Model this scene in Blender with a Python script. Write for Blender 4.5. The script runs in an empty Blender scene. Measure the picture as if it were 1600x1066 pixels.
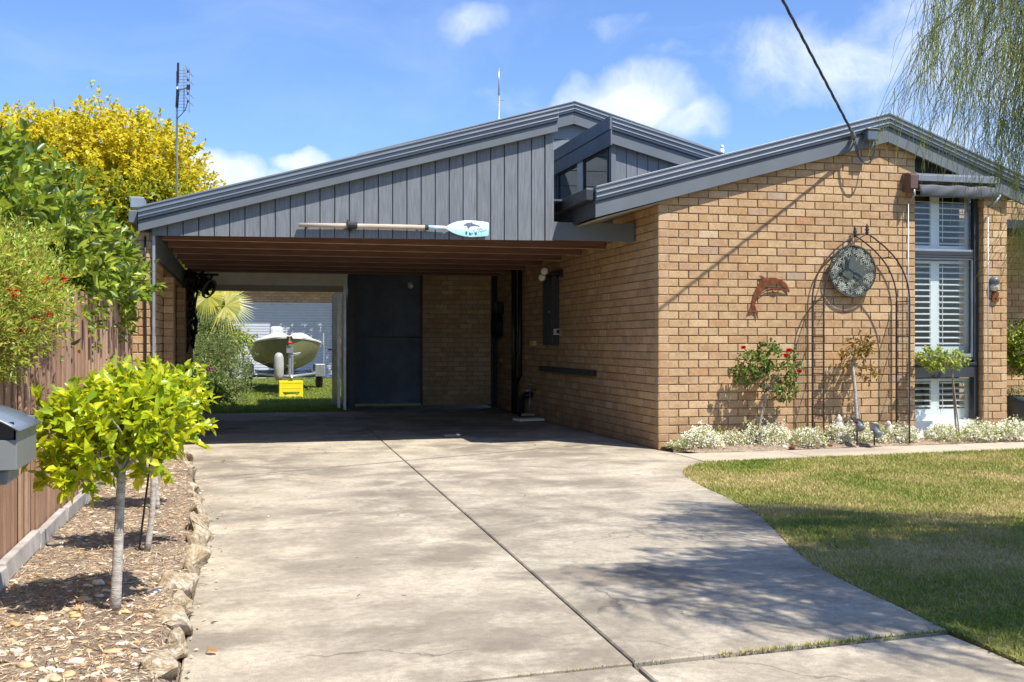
import bpy, math, random
import numpy as np
from mathutils import Vector, noise, Matrix
random.seed(8); rng=np.random.default_rng(8)
S=bpy.context.scene; COL=S.collection
R=math.radians
# ------------------------------------------------------------------ calibration: turns a sight line into a point on a real plane
CH=1.15; FX=1700.0; YAW=R(13.88); VH=533.0
FW=(math.sin(YAW),math.cos(YAW)); RT=(math.cos(YAW),-math.sin(YAW))
def ray(u,v):
    s=(u-800)/FX
    return (FW[0]+RT[0]*s, FW[1]+RT[1]*s, (VH-v)/FX)
def atT(u,v,t): d=ray(u,v); return Vector((d[0]*t,d[1]*t,CH+d[2]*t))
def onY(u,v,Y): return atT(u,v,Y/ray(u,v)[1])
def onX(u,v,X): return atT(u,v,X/ray(u,v)[0])
def onZ(u,v,Z=0.0): return atT(u,v,(Z-CH)/ray(u,v)[2])
# ------------------------------------------------------------------ mesh builder
class MB:
    def __init__(s): s.v=[]; s.f=[]
    def add(s,vs,fs):
        o=len(s.v); s.v+= [tuple(p) for p in vs]; s.f+=[tuple(i+o for i in f) for f in fs]; return s
    def box(s,x0,x1,y0,y1,z0,z1):
        x0,x1=min(x0,x1),max(x0,x1); y0,y1=min(y0,y1),max(y0,y1); z0,z1=min(z0,z1),max(z0,z1)
        return s.add([(x0,y0,z0),(x1,y0,z0),(x1,y1,z0),(x0,y1,z0),(x0,y0,z1),(x1,y0,z1),(x1,y1,z1),(x0,y1,z1)],
          [(0,3,2,1),(4,5,6,7),(0,1,5,4),(1,2,6,5),(2,3,7,6),(3,0,4,7)])
    def obox(s,c,ax,ay,az,hx,hy,hz):
        c=Vector(c); ax=Vector(ax).normalized()*hx; ay=Vector(ay).normalized()*hy; az=Vector(az).normalized()*hz
        P=[c+ax*i+ay*j+az*k for k in(-1,1) for (i,j) in((-1,-1),(1,-1),(1,1),(-1,1))]
        return s.add(P,[(0,3,2,1),(4,5,6,7),(0,1,5,4),(1,2,6,5),(2,3,7,6),(3,0,4,7)])
    def prism(s,poly,d):
        # poly: list of 3d points (planar), extruded by vector d
        n=len(poly); d=Vector(d); a=[Vector(p) for p in poly]; b=[p+d for p in a]
        nn=Vector((0,0,0))
        for i in range(n): nn+= (a[i]-a[0]).cross(a[(i+1)%n]-a[0])
        if nn.dot(d)>0: a,b=b,a
        return s.add(a+b,[tuple(range(n)),tuple(range(2*n-1,n-1,-1))]+[((i+1)%n,i,n+i,n+(i+1)%n) for i in range(n)])
    def tube(s,pts,r,n=6,caps=True):
        pts=[Vector(p) for p in pts]; m=len(pts)
        rr=r if hasattr(r,'__len__') else [r]*m
        o=len(s.v); up=None
        for i,p in enumerate(pts):
            t=(pts[min(i+1,m-1)]-pts[max(i-1,0)])
            t=t.normalized() if t.length>1e-9 else Vector((0,0,1))
            if up is None:
                up=Vector((0,0,1)) if abs(t.z)<.9 else Vector((1,0,0))
            a=t.cross(up); a=a.normalized() if a.length>1e-6 else Vector((1,0,0)); b=a.cross(t).normalized(); up=b
            for k in range(n):
                q=2*math.pi*k/n; s.v.append(tuple(p+(a*math.cos(q)+b*math.sin(q))*rr[i]))
        for i in range(m-1):
            for k in range(n):
                k2=(k+1)%n; s.f.append((o+i*n+k,o+i*n+k2,o+(i+1)*n+k2,o+(i+1)*n+k))
        if caps:
            s.f.append(tuple(o+k for k in range(n-1,-1,-1))); s.f.append(tuple(o+(m-1)*n+k for k in range(n)))
        return s
    def lathe(s,c,prof,n=20,axis='z'):
        o=len(s.v); c=Vector(c)
        for (r,h) in prof:
            for k in range(n):
                q=2*math.pi*k/n; a,b=r*math.cos(q),r*math.sin(q)
                p=(a,b,h) if axis=='z' else ((a,h,b) if axis=='y' else (h,a,b))
                s.v.append(tuple(c+Vector(p)))
        m=len(prof)
        for i in range(m-1):
            for k in range(n):
                k2=(k+1)%n; s.f.append((o+i*n+k,o+i*n+k2,o+(i+1)*n+k2,o+(i+1)*n+k))
        s.f.append(tuple(o+k for k in range(n-1,-1,-1))); s.f.append(tuple(o+(m-1)*n+k for k in range(n)))
        return s
    def build(s,name,m,parent=None,smooth=False,bevel=0,loc=None):
        me=bpy.data.meshes.new(name); me.from_pydata(s.v,[],s.f); me.validate(); me.update()
        o=bpy.data.objects.new(name,me); COL.objects.link(o)
        if m: me.materials.append(m)
        if smooth: me.polygons.foreach_set('use_smooth',[True]*len(me.polygons))
        if bevel:
            b=o.modifiers.new('bevel','BEVEL'); b.width=bevel; b.segments=2; b.limit_method='ANGLE'; b.angle_limit=R(40)
        if parent: o.parent=parent; o.matrix_parent_inverse=Matrix.Translation(parent.location).inverted() if parent.location.length else Matrix()
        return o
def tag(o,label=None,cat=None,group=None,kind=None):
    if label: o['label']=label
    if cat: o['category']=cat
    if group: o['group']=group
    if kind: o['kind']=kind
    return o
def thing(name,label,cat,loc=(0,0,0),group=None):
    o=bpy.data.objects.new(name,None); COL.objects.link(o); o.location=loc; o.empty_display_size=.2
    return tag(o,label,cat,group)
def npmesh(name,V,F,m,parent=None):
    me=bpy.data.meshes.new(name); V=np.asarray(V,dtype=np.float32); F=np.asarray(F,dtype=np.int32)
    k=F.shape[1]; me.vertices.add(len(V)); me.vertices.foreach_set('co',V.ravel())
    me.loops.add(F.size); me.loops.foreach_set('vertex_index',F.ravel())
    me.polygons.add(len(F)); me.polygons.foreach_set('loop_start',np.arange(0,F.size,k,dtype=np.int32)); me.polygons.foreach_set('loop_total',np.full(len(F),k,dtype=np.int32))
    me.update(calc_edges=True); me.materials.append(m)
    o=bpy.data.objects.new(name,me); COL.objects.link(o)
    if parent: o.parent=parent; o.matrix_parent_inverse=Matrix.Translation(parent.location).inverted()
    return o
# ------------------------------------------------------------------ materials
class NT:
    def __init__(s,name):
        s.m=bpy.data.materials.new(name); s.m.use_nodes=True; s.t=s.m.node_tree; s.t.nodes.clear()
        s.out=s.n('ShaderNodeOutputMaterial')
    def n(s,t,**k):
        x=s.t.nodes.new(t)
        for a,b in k.items(): setattr(x,a,b)
        return x
    def l(s,a,b): s.t.links.new(a,b)
    def val(s,x,inp):
        if isinstance(x,(int,float)): inp.default_value=x
        elif isinstance(x,(tuple,list)): inp.default_value=(tuple(x)+(1,))[:4] if inp.type=='RGBA' else tuple(x)
        else: s.l(x,inp)
    def obj(s): return s.n('ShaderNodeTexCoord').outputs['Object']
    def noise(s,vec,scale,detail=4,rough=.55,dist=0):
        x=s.n('ShaderNodeTexNoise'); x.inputs['Scale'].default_value=scale; x.inputs['Detail'].default_value=detail; x.inputs['Roughness'].default_value=rough; x.inputs['Distortion'].default_value=dist
        s.l(vec,x.inputs['Vector']); return x.outputs['Fac']
    def scale(s,vec,sc):
        x=s.n('ShaderNodeMapping'); x.inputs['Scale'].default_value=sc; s.l(vec,x.inputs['Vector']); return x.outputs[0]
    def ramp(s,f,stops,interp='LINEAR'):
        x=s.n('ShaderNodeValToRGB'); x.color_ramp.interpolation=interp; e=x.color_ramp.elements
        while len(e)<len(stops): e.new(.5)
        for i,(p,c) in enumerate(stops):
            e[i].position=p; e[i].color=(tuple(c)+(1,))[:4] if isinstance(c,(tuple,list)) else (c,c,c,1)
        s.l(f,x.inputs[0]); return x.outputs[0]
    def mix(s,f,a,b,mode='MIX'):
        x=s.n('ShaderNodeMix',data_type='RGBA',blend_type=mode); s.val(f,x.inputs[0]); s.val(a,x.inputs[6]); s.val(b,x.inputs[7]); return x.outputs[2]
    def math(s,op,a,b=0,clamp=False):
        x=s.n('ShaderNodeMath',operation=op); x.use_clamp=clamp; s.val(a,x.inputs[0]); s.val(b,x.inputs[1]); return x.outputs[0]
    def island(s): return s.n('ShaderNodeNewGeometry').outputs['Random Per Island']
    def bump(s,h,strength=.3,dist=.01):
        x=s.n('ShaderNodeBump'); x.inputs['Strength'].default_value=strength; x.inputs['Distance'].default_value=dist; s.l(h,x.inputs['Height']); return x.outputs[0]
    def bsdf(s,col,rough=.6,metal=0,normal=None,spec=.5,coat=0):
        x=s.n('ShaderNodeBsdfPrincipled'); s.val(col,x.inputs['Base Color']); s.val(rough,x.inputs['Roughness']); s.val(metal,x.inputs['Metallic'])
        x.inputs['Specular IOR Level'].default_value=spec
        if coat: x.inputs['Coat Weight'].default_value=coat
        if normal is not None: s.l(normal,x.inputs['Normal'])
        return x.outputs[0]
    def end(s,sh): s.l(sh,s.out.inputs['Surface']); return s.m
def simple(name,c,rough=.55,metal=0,var=.12,sc=6,bump=.15,bs=60,spec=.5,stretch=None,isl=0):
    t=NT(name); v=t.obj()
    if stretch: v=t.scale(v,stretch)
    f=t.noise(v,sc,5); a=tuple(min(1,x*(1-var)) for x in c); b=tuple(min(1,x*(1+var)) for x in c)
    col=t.ramp(f,[(.3,a),(.7,b)])
    if isl:
        k=t.math('MULTIPLY_ADD',t.island(),isl*2); t.t.nodes[-1].inputs[2].default_value=1-isl
        g=t.n('ShaderNodeCombineColor'); [t.l(k,g.inputs[i]) for i in range(3)]
        col=t.mix(1.0,col,g.outputs[0],'MULTIPLY')
    nb=t.noise(v,bs,3)
    rr=t.ramp(t.noise(v,sc*2.3,3),[(.3,max(0,rough-.08)),(.7,min(1,rough+.08))])
    return t.end(t.bsdf(col,rr,metal,t.bump(nb,bump,.004),spec))
def leafmat(name,stops,rough=.4,trans=.35,spec=.5):
    t=NT(name); i=t.island(); col=t.ramp(i,stops)
    f=t.noise(t.obj(),2.2,2); col=t.mix(t.ramp(f,[(.35,0.0),(.65,.35)]),col,tuple(x*.7 for x in stops[0][1]))
    b=t.bsdf(col,rough,0,None,spec); tr=t.n('ShaderNodeBsdfTranslucent'); t.l(t.mix(.5,col,tuple(min(1,x*1.5) for x in stops[-1][1])),tr.inputs[0])
    m=t.n('ShaderNodeMixShader'); m.inputs[0].default_value=trans; t.l(b,m.inputs[1]); t.l(tr.outputs[0],m.inputs[2])
    return t.end(m.outputs[0])
def brickmat(name,dark=1.0):
    t=NT(name); v=t.obj(); i=t.island()
    c=t.ramp(i,[(0,(.44,.285,.150)),(.10,(.40,.245,.13)),(.16,(.49,.34,.20)),(.30,(.37,.245,.145)),(.42,(.50,.34,.19)),(.55,(.43,.30,.18)),(.68,(.57,.41,.25)),(.84,(.41,.27,.165)),(.93,(.42,.26,.15)),(.95,(.37,.30,.255)),(.975,(.42,.215,.105)),(1,(.60,.47,.33))])
    sp=t.noise(v,60,6,.8); c=t.mix(t.ramp(sp,[(.46,0),(.60,.55)]),c,(.25,.155,.08)); sq=t.noise(v,24,5,.75); c=t.mix(t.ramp(sq,[(.52,0),(.66,.4)]),c,(.62,.47,.28))
    bl=t.noise(v,9,4,.6); c=t.mix(t.ramp(bl,[(.45,0),(.75,.40)]),c,(.62,.49,.31))
    s2=t.noise(v,1.1,5,.6); c=t.mix(t.ramp(s2,[(.40,0),(.8,.3)]),c,(.30,.185,.09))
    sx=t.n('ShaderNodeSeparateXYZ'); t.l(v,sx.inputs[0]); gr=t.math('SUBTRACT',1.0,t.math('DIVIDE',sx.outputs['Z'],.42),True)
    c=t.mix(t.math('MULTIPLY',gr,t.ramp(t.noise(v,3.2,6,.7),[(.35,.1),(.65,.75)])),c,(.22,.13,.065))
    c=t.mix(1.0,c,(1.02,.975,.90),'MULTIPLY')
    h=t.noise(v,160,4,.7); h2=t.noise(v,30,3); hh=t.math('ADD',h,h2)
    return t.end(t.bsdf(c,.88,0,t.bump(hh,.55,.004),.25))
def glassmat(name,tint=(.9,.95,.95),k=.25):
    t=NT(name); tr=t.n('ShaderNodeBsdfTransparent'); tr.inputs[0].default_value=tint+(1,)
    g=t.n('ShaderNodeBsdfGlossy'); g.inputs['Roughness'].default_value=.015
    fr=t.n('ShaderNodeLayerWeight'); fr.inputs[0].default_value=.5
    f=t.math('ADD',t.math('MULTIPLY',t.math('POWER',fr.outputs['Facing'],3.5),.75),k,True)
    m=t.n('ShaderNodeMixShader'); t.l(f,m.inputs[0]); t.l(tr.outputs[0],m.inputs[1]); t.l(g.outputs[0],m.inputs[2]); return t.end(m.outputs[0])

M={}
M['brick']=brickmat('brick_face')
M['mortar']=simple('mortar',(.30,.20,.115),.95,var=.2,sc=8,bump=.5,bs=120)
M['brickshade']=M['brick']
M['grey']=simple('grey_paint',(.115,.132,.148),.62,var=.10,sc=3,bump=.25,bs=90,isl=.05)
M['clad']=simple('grey_weatherboard',(.150,.166,.180),.66,var=.20,sc=4,bump=.5,bs=30,stretch=(14,14,1.2),isl=.05)
M['hboard']=simple('grey_horizontal_board',(.17,.195,.215),.66,var=.1,sc=4,bump=.4,bs=30,stretch=(1.2,14,14))
M['cap']=simple('grey_steel_capping',(.19,.21,.23),.38,metal=.25,var=.08,sc=2,bump=.05)
M['dark']=simple('charcoal_paint',(.030,.033,.040),.5,var=.2,sc=5,bump=.2)
M['panel']=simple('charcoal_door_paint',(.105,.125,.155),.6,var=.28,sc=2.5,bump=.3,bs=25)
M['black']=simple('black_metal',(.014,.014,.016),.4,var=.2)
M['joist']=simple('brown_stained_timber',(.165,.078,.050),.5,var=.3,sc=4,bump=.4,bs=30,stretch=(1,14,14))
M['joistbounce']=simple('bounce_lit_joist_edge',(.50,.30,.22),.7,var=.3,sc=6)  # pale tone paints in light bounced up from the ground
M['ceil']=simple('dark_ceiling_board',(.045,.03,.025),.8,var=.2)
M['soffit']=simple('soffit_sheet',(.32,.27,.2),.8,var=.1)
M['zinc']=simple('galvanised_steel',(.42,.44,.45),.38,metal=.7,var=.12,sc=12)
M['cream']=simple('cream_steel',(.80,.77,.66),.45,var=.08)
M['white']=simple('white_paint',(.86,.84,.78),.4,var=.03,bump=.03)
M['rdoor']=simple('white_roller_door',(.50,.52,.55),.5,var=.05,bump=.03)
M['roofsteel']=simple('grey_roof_sheet',(.12,.135,.15),.4,metal=.3,var=.08)
M['glass']=glassmat('window_glass',(.93,.96,.97),.035)
M['darkglass']=glassmat('clerestory_glass',(.9,.95,.92),.10)
M['inside']=simple('dim_room_wall',(.10,.10,.10),.9,var=.2)
M['rust']=simple('rusted_steel',(.150,.052,.024),.95,var=.45,sc=25,bump=.5,bs=150,spec=.1)
M['rod']=simple('brown_black_rod',(.035,.022,.018),.5,var=.3)
M['oarwood']=simple('weathered_oar_wood',(.46,.38,.30),.75,var=.25,sc=6,bump=.5,bs=50,stretch=(1.5,20,20))
M['rubber']=simple('black_rubber',(.02,.02,.02),.7)
M['plasticgrey']=simple('grey_plastic',(.13,.145,.16),.42,var=.05)
M['mbgrey']=simple('mailbox_grey_coat',(.17,.18,.18),.38,var=.06,bump=.08,bs=200)
M['mblid']=simple('mailbox_lid_coat',(.13,.155,.19),.30,var=.05,bump=.05)
M['yellow']=simple('yellow_plastic',(.80,.66,.015),.42,var=.05)
M['boat']=simple('olive_painted_hull',(.15,.16,.065),.5,metal=.1,var=.10,sc=3)
M['cover']=simple('pale_boat_cover',(.62,.62,.55),.7,var=.08,sc=4,bump=.3,bs=20)
M['bark']=simple('whitewashed_bark',(.40,.37,.32),.9,var=.38,sc=20,bump=1.0,bs=70,stretch=(1,1,3.2),spec=.2)
M['barkd']=simple('brown_bark',(.16,.11,.07),.9,var=.3,sc=14,bump=.7,bs=60)
M['stake']=simple('grey_timber_stake',(.28,.23,.18),.85,var=.2,sc=10,bump=.4)
M['potgrey']=simple('charcoal_pot',(.07,.08,.085),.55,var=.15)
M['statue']=simple('pale_cast_stone',(.50,.47,.42),.85,var=.15,sc=30)
M['silver']=simple('brushed_metal',(.5,.5,.5),.3,metal=.9)
M['red']=simple('red_petals',(.62,.012,.012),.5,var=.3,sc=30)
M['pink']=simple('magenta_petals',(.35,.03,.2),.5)
M['cable']=simple('black_cable',(.02,.02,.022),.5)
M['awning']=simple('grey_awning_fabric',(.075,.082,.095),.75,var=.12,sc=3,bump=.3,bs=8)
M['alum']=simple('satin_aluminium_grey',(.30,.33,.36),.4,metal=.4)
M['rockm']=None
# fence timber
t=NT('brown_fence_paling'); v=t.obj(); g=t.noise(t.scale(v,(18,18,1.2)),5,6,.65); i=t.island()
c=t.ramp(i,[(0,(.29,.17,.105)),(.5,(.38,.235,.15)),(1,(.47,.31,.205))]); c=t.mix(t.ramp(g,[(.45,0),(.75,.55)]),c,(.13,.062,.040))
c=t.mix(t.ramp(t.noise(v,3,4),[(.55,0),(.8,.35)]),c,(.46,.33,.25))
M['fence']=t.end(t.bsdf(c,.8,0,t.bump(g,.6,.006),.3))
# concrete
def concrete(name,base,light,darkc,joint=True):
    t=NT(name); v=t.obj(); i=t.island()
    n1=t.noise(v,.55,6,.62,.6); n2=t.noise(v,2.3,6,.65,.4); n3=t.noise(v,150,3,.7); n4=t.noise(t.scale(v,(.6,1.1,1)),1.3,7,.68,.5); n5=t.noise(v,26,5,.7)
    c=t.mix(t.ramp(n1,[(.42,0),(.56,1)]),darkc,base); c=t.mix(t.ramp(n2,[(.46,0),(.66,.75)]),c,light)
    n6=t.noise(v,6.5,7,.72,.9); c=t.mix(t.ramp(n6,[(.50,0),(.70,.45)]),c,tuple(x*.75 for x in darkc))
    c=t.mix(t.ramp(n4,[(.50,0),(.66,.6)]),c,tuple(x*.72 for x in darkc)); c=t.mix(t.ramp(n5,[(.38,.30),(.56,0)]),c,tuple(x*.6 for x in darkc))
    c=t.mix(t.ramp(n3,[(.40,.30),(.60,0)]),c,(.12,.10,.08))
    vo=t.n('ShaderNodeTexVoronoi',feature='F1'); vo.inputs['Scale'].default_value=1.9; t.l(v,vo.inputs['Vector'])
    c=t.mix(t.ramp(vo.outputs['Distance'],[(.018,.75),(.03,0)]),c,(.07,.055,.045))
    vc=t.n('ShaderNodeTexVoronoi',feature='DISTANCE_TO_EDGE'); vc.inputs['Scale'].default_value=.42; dv=t.n('ShaderNodeVectorMath',operation='ADD'); nn=t.n('ShaderNodeTexNoise'); nn.inputs['Scale'].default_value=2.5; nn.inputs['Detail'].default_value=6; t.l(v,nn.inputs['Vector']); sc_=t.n('ShaderNodeVectorMath',operation='SCALE'); sc_.inputs['Scale'].default_value=.55; t.l(nn.outputs['Color'],sc_.inputs[0]); t.l(v,dv.inputs[0]); t.l(sc_.outputs[0],dv.inputs[1]); t.l(dv.outputs[0],vc.inputs['Vector'])
    c=t.mix(t.math('MULTIPLY',t.ramp(vc.outputs['Distance'],[(.0015,.8),(.0035,0)]),t.ramp(t.noise(v,.7,3),[(.50,0),(.56,1)])),c,(.13,.105,.08))
    k=t.ramp(i,[(0,(.90,.90,.90)),(1,(1.06,1.05,1.03))]); c=t.mix(1.0,c,k,'MULTIPLY')
    return t.end(t.bsdf(c,.88,0,t.bump(t.math('ADD',n3,n5),.25,.003),.3))
M['conc']=concrete('driveway_concrete',(.48,.415,.31),(.66,.58,.44),(.265,.225,.168))
M['path']=concrete('path_concrete',(.55,.46,.345),(.62,.53,.40),(.46,.385,.295))
# soil, lawn
t=NT('lawn_soil'); v=t.obj(); n1=t.noise(v,.9,6,.65,.5); n2=t.noise(v,40,4,.7)
c=t.ramp(n1,[(.33,(.14,.17,.04)),(.48,(.28,.25,.09)),(.62,(.46,.36,.19))]); c=t.mix(t.ramp(n2,[(.35,.6),(.65,0)]),c,(.09,.075,.035))
M['lawn']=t.end(t.bsdf(c,.95,0,t.bump(n2,.8,.02),.1))
t=NT('street_ground'); v=t.obj(); c=t.ramp(t.noise(v,.2,6,.65),[(.35,(.09,.11,.035)),(.65,(.20,.17,.09))]); M['gnd']=t.end(t.bsdf(c,.95,0,None,.1))
t=NT('mulch_soil'); v=t.obj(); n1=t.noise(v,3,5,.65); n2=t.noise(t.scale(v,(1,1,1)),45,5,.75,1.2)
c=t.ramp(n2,[(.30,(.13,.09,.065)),(.43,(.34,.25,.175)),(.57,(.52,.41,.295)),(.75,(.66,.55,.42))]); c=t.mix(t.ramp(n1,[(.45,0),(.7,.5)]),c,(.17,.12,.09))
M['mulch']=t.end(t.bsdf(c,.95,0,t.bump(n2,1.0,.03),.1))
def grassmat(name,dry):
    t=NT(name); v=t.obj(); n1=t.noise(v,.9,6,.65,.5); i=t.island()
    p=t.ramp(n1,[(.36,0),(.62,1)]) ; f=t.math('MULTIPLY_ADD',p,.62,True); t.l(t.math('MULTIPLY',i,.38),t.t.nodes[-2].inputs[2]) if False else None
    f=t.math('ADD',t.math('MULTIPLY',p,.6*dry),t.math('MULTIPLY',i,.42),True)
    c=t.ramp(f,[(0,(.13,.21,.022)),(.3,(.23,.29,.045)),(.6,(.42,.37,.11)),(1,(.64,.51,.26))])
    b=t.bsdf(c,.6,0,None,.3); tr=t.n('ShaderNodeBsdfTranslucent'); t.l(c,tr.inputs[0])
    m=t.n('ShaderNodeMixShader'); m.inputs[0].default_value=.3; t.l(b,m.inputs[1]); t.l(tr.outputs[0],m.inputs[2]); return t.end(m.outputs[0])
M['grass']=grassmat('lawn_blades',1.0); M['grass2']=grassmat('back_lawn_blades',.15)
t=NT('edging_sandstone'); v=t.obj(); i=t.island(); n1=t.noise(v,13,8,.78,.9); n2=t.noise(v,45,5,.75)
c=t.ramp(n1,[(.3,(.09,.07,.05)),(.43,(.30,.22,.12)),(.52,(.46,.38,.27)),(.62,(.60,.54,.44)),(.72,(.38,.33,.24))]); c=t.mix(t.ramp(n2,[(.35,.5),(.55,0)]),c,(.12,.09,.06))
M['rockm']=t.end(t.bsdf(c,.9,0,t.bump(n2,.8,.01),.2))
t=NT('pebble_mix'); i=t.island(); c=t.ramp(i,[(0,(.66,.56,.40)),(.3,(.50,.34,.16)),(.5,(.74,.68,.58)),(.72,(.58,.40,.17)),(.85,(.40,.22,.12)),(1,(.80,.78,.72))])
M['pebble']=t.end(t.bsdf(t.mix(t.ramp(t.noise(t.obj(),40,4),[(.4,0),(.8,.5)]),c,(.33,.25,.17)),.75,0,None,.3))
t=NT('straw_litter'); i=t.island(); c=t.ramp(i,[(0,(.20,.14,.09)),(.3,(.44,.33,.21)),(.75,(.64,.52,.36)),(.92,(.46,.22,.10)),(1,(.74,.64,.47))]); M['litter']=t.end(t.bsdf(c,.9,0,None,.1))
M['dead']=leafmat('fallen_leaf',[(0,(.26,.10,.03)),(.6,(.45,.22,.06)),(1,(.7,.42,.05))])
M['camellia']=leafmat('camellia_leaf',[(0,(.03,.068,.008)),(.4,(.085,.16,.012)),(.75,(.24,.36,.022)),(1,(.50,.55,.06))],.36,.30)
M['lime']=leafmat('lime_leaf',[(0,(.09,.19,.012)),(.25,(.25,.39,.016)),(.6,(.50,.58,.022)),(1,(.76,.72,.03))],.30,.42)
M['bottle']=leafmat('fine_shrub_leaf',[(0,(.09,.20,.015)),(.5,(.30,.46,.03)),(.9,(.52,.60,.06)),(1,(.62,.38,.12))],.5,.35)
M['gold']=leafmat('yellow_autumn_leaf',[(0,(.34,.33,.012)),(.3,(.60,.54,.014)),(.7,(.84,.70,.025)),(1,(.82,.58,.05))],.5,.45)
M['rose']=leafmat('rose_leaf',[(0,(.05,.10,.015)),(.5,(.12,.20,.03)),(1,(.30,.36,.07))],.45,.3)
M['rose2']=leafmat('bronze_rose_leaf',[(0,(.10,.13,.03)),(.5,(.26,.20,.04)),(1,(.45,.22,.05))],.45,.3)
M['pale']=leafmat('pale_green_leaf',[(0,(.14,.22,.03)),(.6,(.36,.44,.07)),(1,(.55,.58,.15))],.45,.35)
M['olive']=leafmat('grey_green_leaf',[(0,(.08,.13,.04)),(.6,(.20,.28,.08)),(1,(.36,.38,.12))],.5,.3)
M['alyg']=leafmat('alyssum_leaf',[(0,(.20,.24,.05)),(.6,(.40,.44,.10)),(1,(.55,.52,.18))],.6,.3)
M['alyw']=simple('white_tiny_flowers',(.88,.86,.72),.7,var=.05)
M['strand']=leafmat('weeping_needle',[(0,(.14,.20,.05)),(.5,(.30,.37,.09)),(.85,(.48,.52,.13)),(1,(.60,.60,.20))],.5,.45)
M['palm']=leafmat('fan_palm_leaf',[(0,(.14,.19,.02)),(.5,(.34,.36,.04)),(1,(.58,.46,.08))],.45,.35)
M['dullw']=simple('faded_white_plastic',(.55,.55,.52),.5)

# ------------------------------------------------------------------ brick walls
def clip(poly,a,b,c):   # keep a*s+b*z<=c
    out=[]
    for i in range(len(poly)):
        p,q=poly[i],poly[(i+1)%len(poly)]; dp=a*p[0]+b*p[1]-c; dq=a*q[0]+b*q[1]-c
        if dp<=0: out.append(p)
        if (dp<0<dq) or (dq<0<dp):
            k=dp/(dp-dq); out.append((p[0]+(q[0]-p[0])*k,p[1]+(q[1]-p[1])*k))
    return out
BW,BH,MJ=.2285,.0866,.011
def wall(O,U,N,region,parent,name='wall',thick=.11,phase=0,zoff=0,step=1.0,mname='mortar_bed'):
    """bricks as real blocks standing 8 mm proud of a mortar bed. region: convex polygon (s,z), O origin, U along, N outward"""
    O=Vector(O);U=Vector(U);N=Vector(N);Z=Vector((0,0,1))
    smin=min(p[0] for p in region);smax=max(p[0] for p in region);zmin=min(p[1] for p in region);zmax=max(p[1] for p in region)
    area=sum(region[i][0]*region[(i+1)%len(region)][1]-region[(i+1)%len(region)][0]*region[i][1] for i in range(len(region)))
    reg=region if area>0 else region[::-1]
    hp=[]
    for i in range(len(reg)):
        p,q=reg[i],reg[(i+1)%len(reg)]; dx,dz=q[0]-p[0],q[1]-p[1]; L=math.hypot(dx,dz); a,b=dz/L,-dx/L; hp.append((a,b,a*p[0]+b*p[1]))
    mb=MB(); P=lambda s,z,d: O+U*s+Z*z+N*d
    flip=U.cross(Z).dot(N)<0
    row=math.floor((zmin-zoff)/BH)
    while zoff+row*BH<zmax:
        z0=zoff+row*BH; z1=z0+BH-MJ
        k=-1
        s0=(-.5*BW if (row+phase)%2 else 0)
        s=s0+math.floor((smin-s0)/BW)*BW
        while s<smax:
            j=random.uniform(-.0015,.0015); jz=random.uniform(-.001,.001)
            poly=[(s+MJ*.5+j,z0+jz),(s+BW-MJ*.5+j,z0+jz),(s+BW-MJ*.5+j,z1+jz),(s+MJ*.5+j,z1+jz)]
            s_in=s
            if s_in<smin<s_in+BW: poly=[(max(p[0],smin),p[1]) for p in poly]
            for h in hp: poly=clip(poly,*h) if poly else poly
            s+=BW
            if len(poly)<3: continue
            ar=abs(sum(poly[i][0]*poly[(i+1)%len(poly)][1]-poly[(i+1)%len(poly)][0]*poly[i][1] for i in range(len(poly))))/2
            if ar<.0006: continue
            cx=sum(p[0] for p in poly)/len(poly); cz=sum(p[1] for p in poly)/len(poly)
            w=max(abs(p[0]-cx) for p in poly); hgt=max(abs(p[1]-cz) for p in poly)
            bx=min(.0035,w*.4);bz=min(.0035,hgt*.4)
            inn=[(cx+(p[0]-cx)*(1-bx/w),cz+(p[1]-cz)*(1-bz/hgt)) for p in poly]
            dd=random.uniform(-.0012,.0012); tl=random.uniform(-.0008,.0008); n=len(poly)
            vs=[P(p[0],p[1],dd+tl*(p[0]-cx)/.1) for p in inn]+[P(p[0],p[1],dd-.003) for p in poly]+[P(p[0],p[1],-.0145) for p in poly]
            fs=[tuple(range(n))]+[(i,n+i,n+(i+1)%n,(i+1)%n) for i in range(n)]+[(n+i,2*n+i,2*n+(i+1)%n,n+(i+1)%n) for i in range(n)]
            if flip: fs=[f[::-1] for f in fs]
            mb.add(vs,fs)
        row+=1
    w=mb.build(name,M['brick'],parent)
    b=MB(); b.prism([P(p[0],p[1],-.0125) for p in reg],-N*thick); b.build(mname,M['mortar'],w)
    return w

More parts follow.
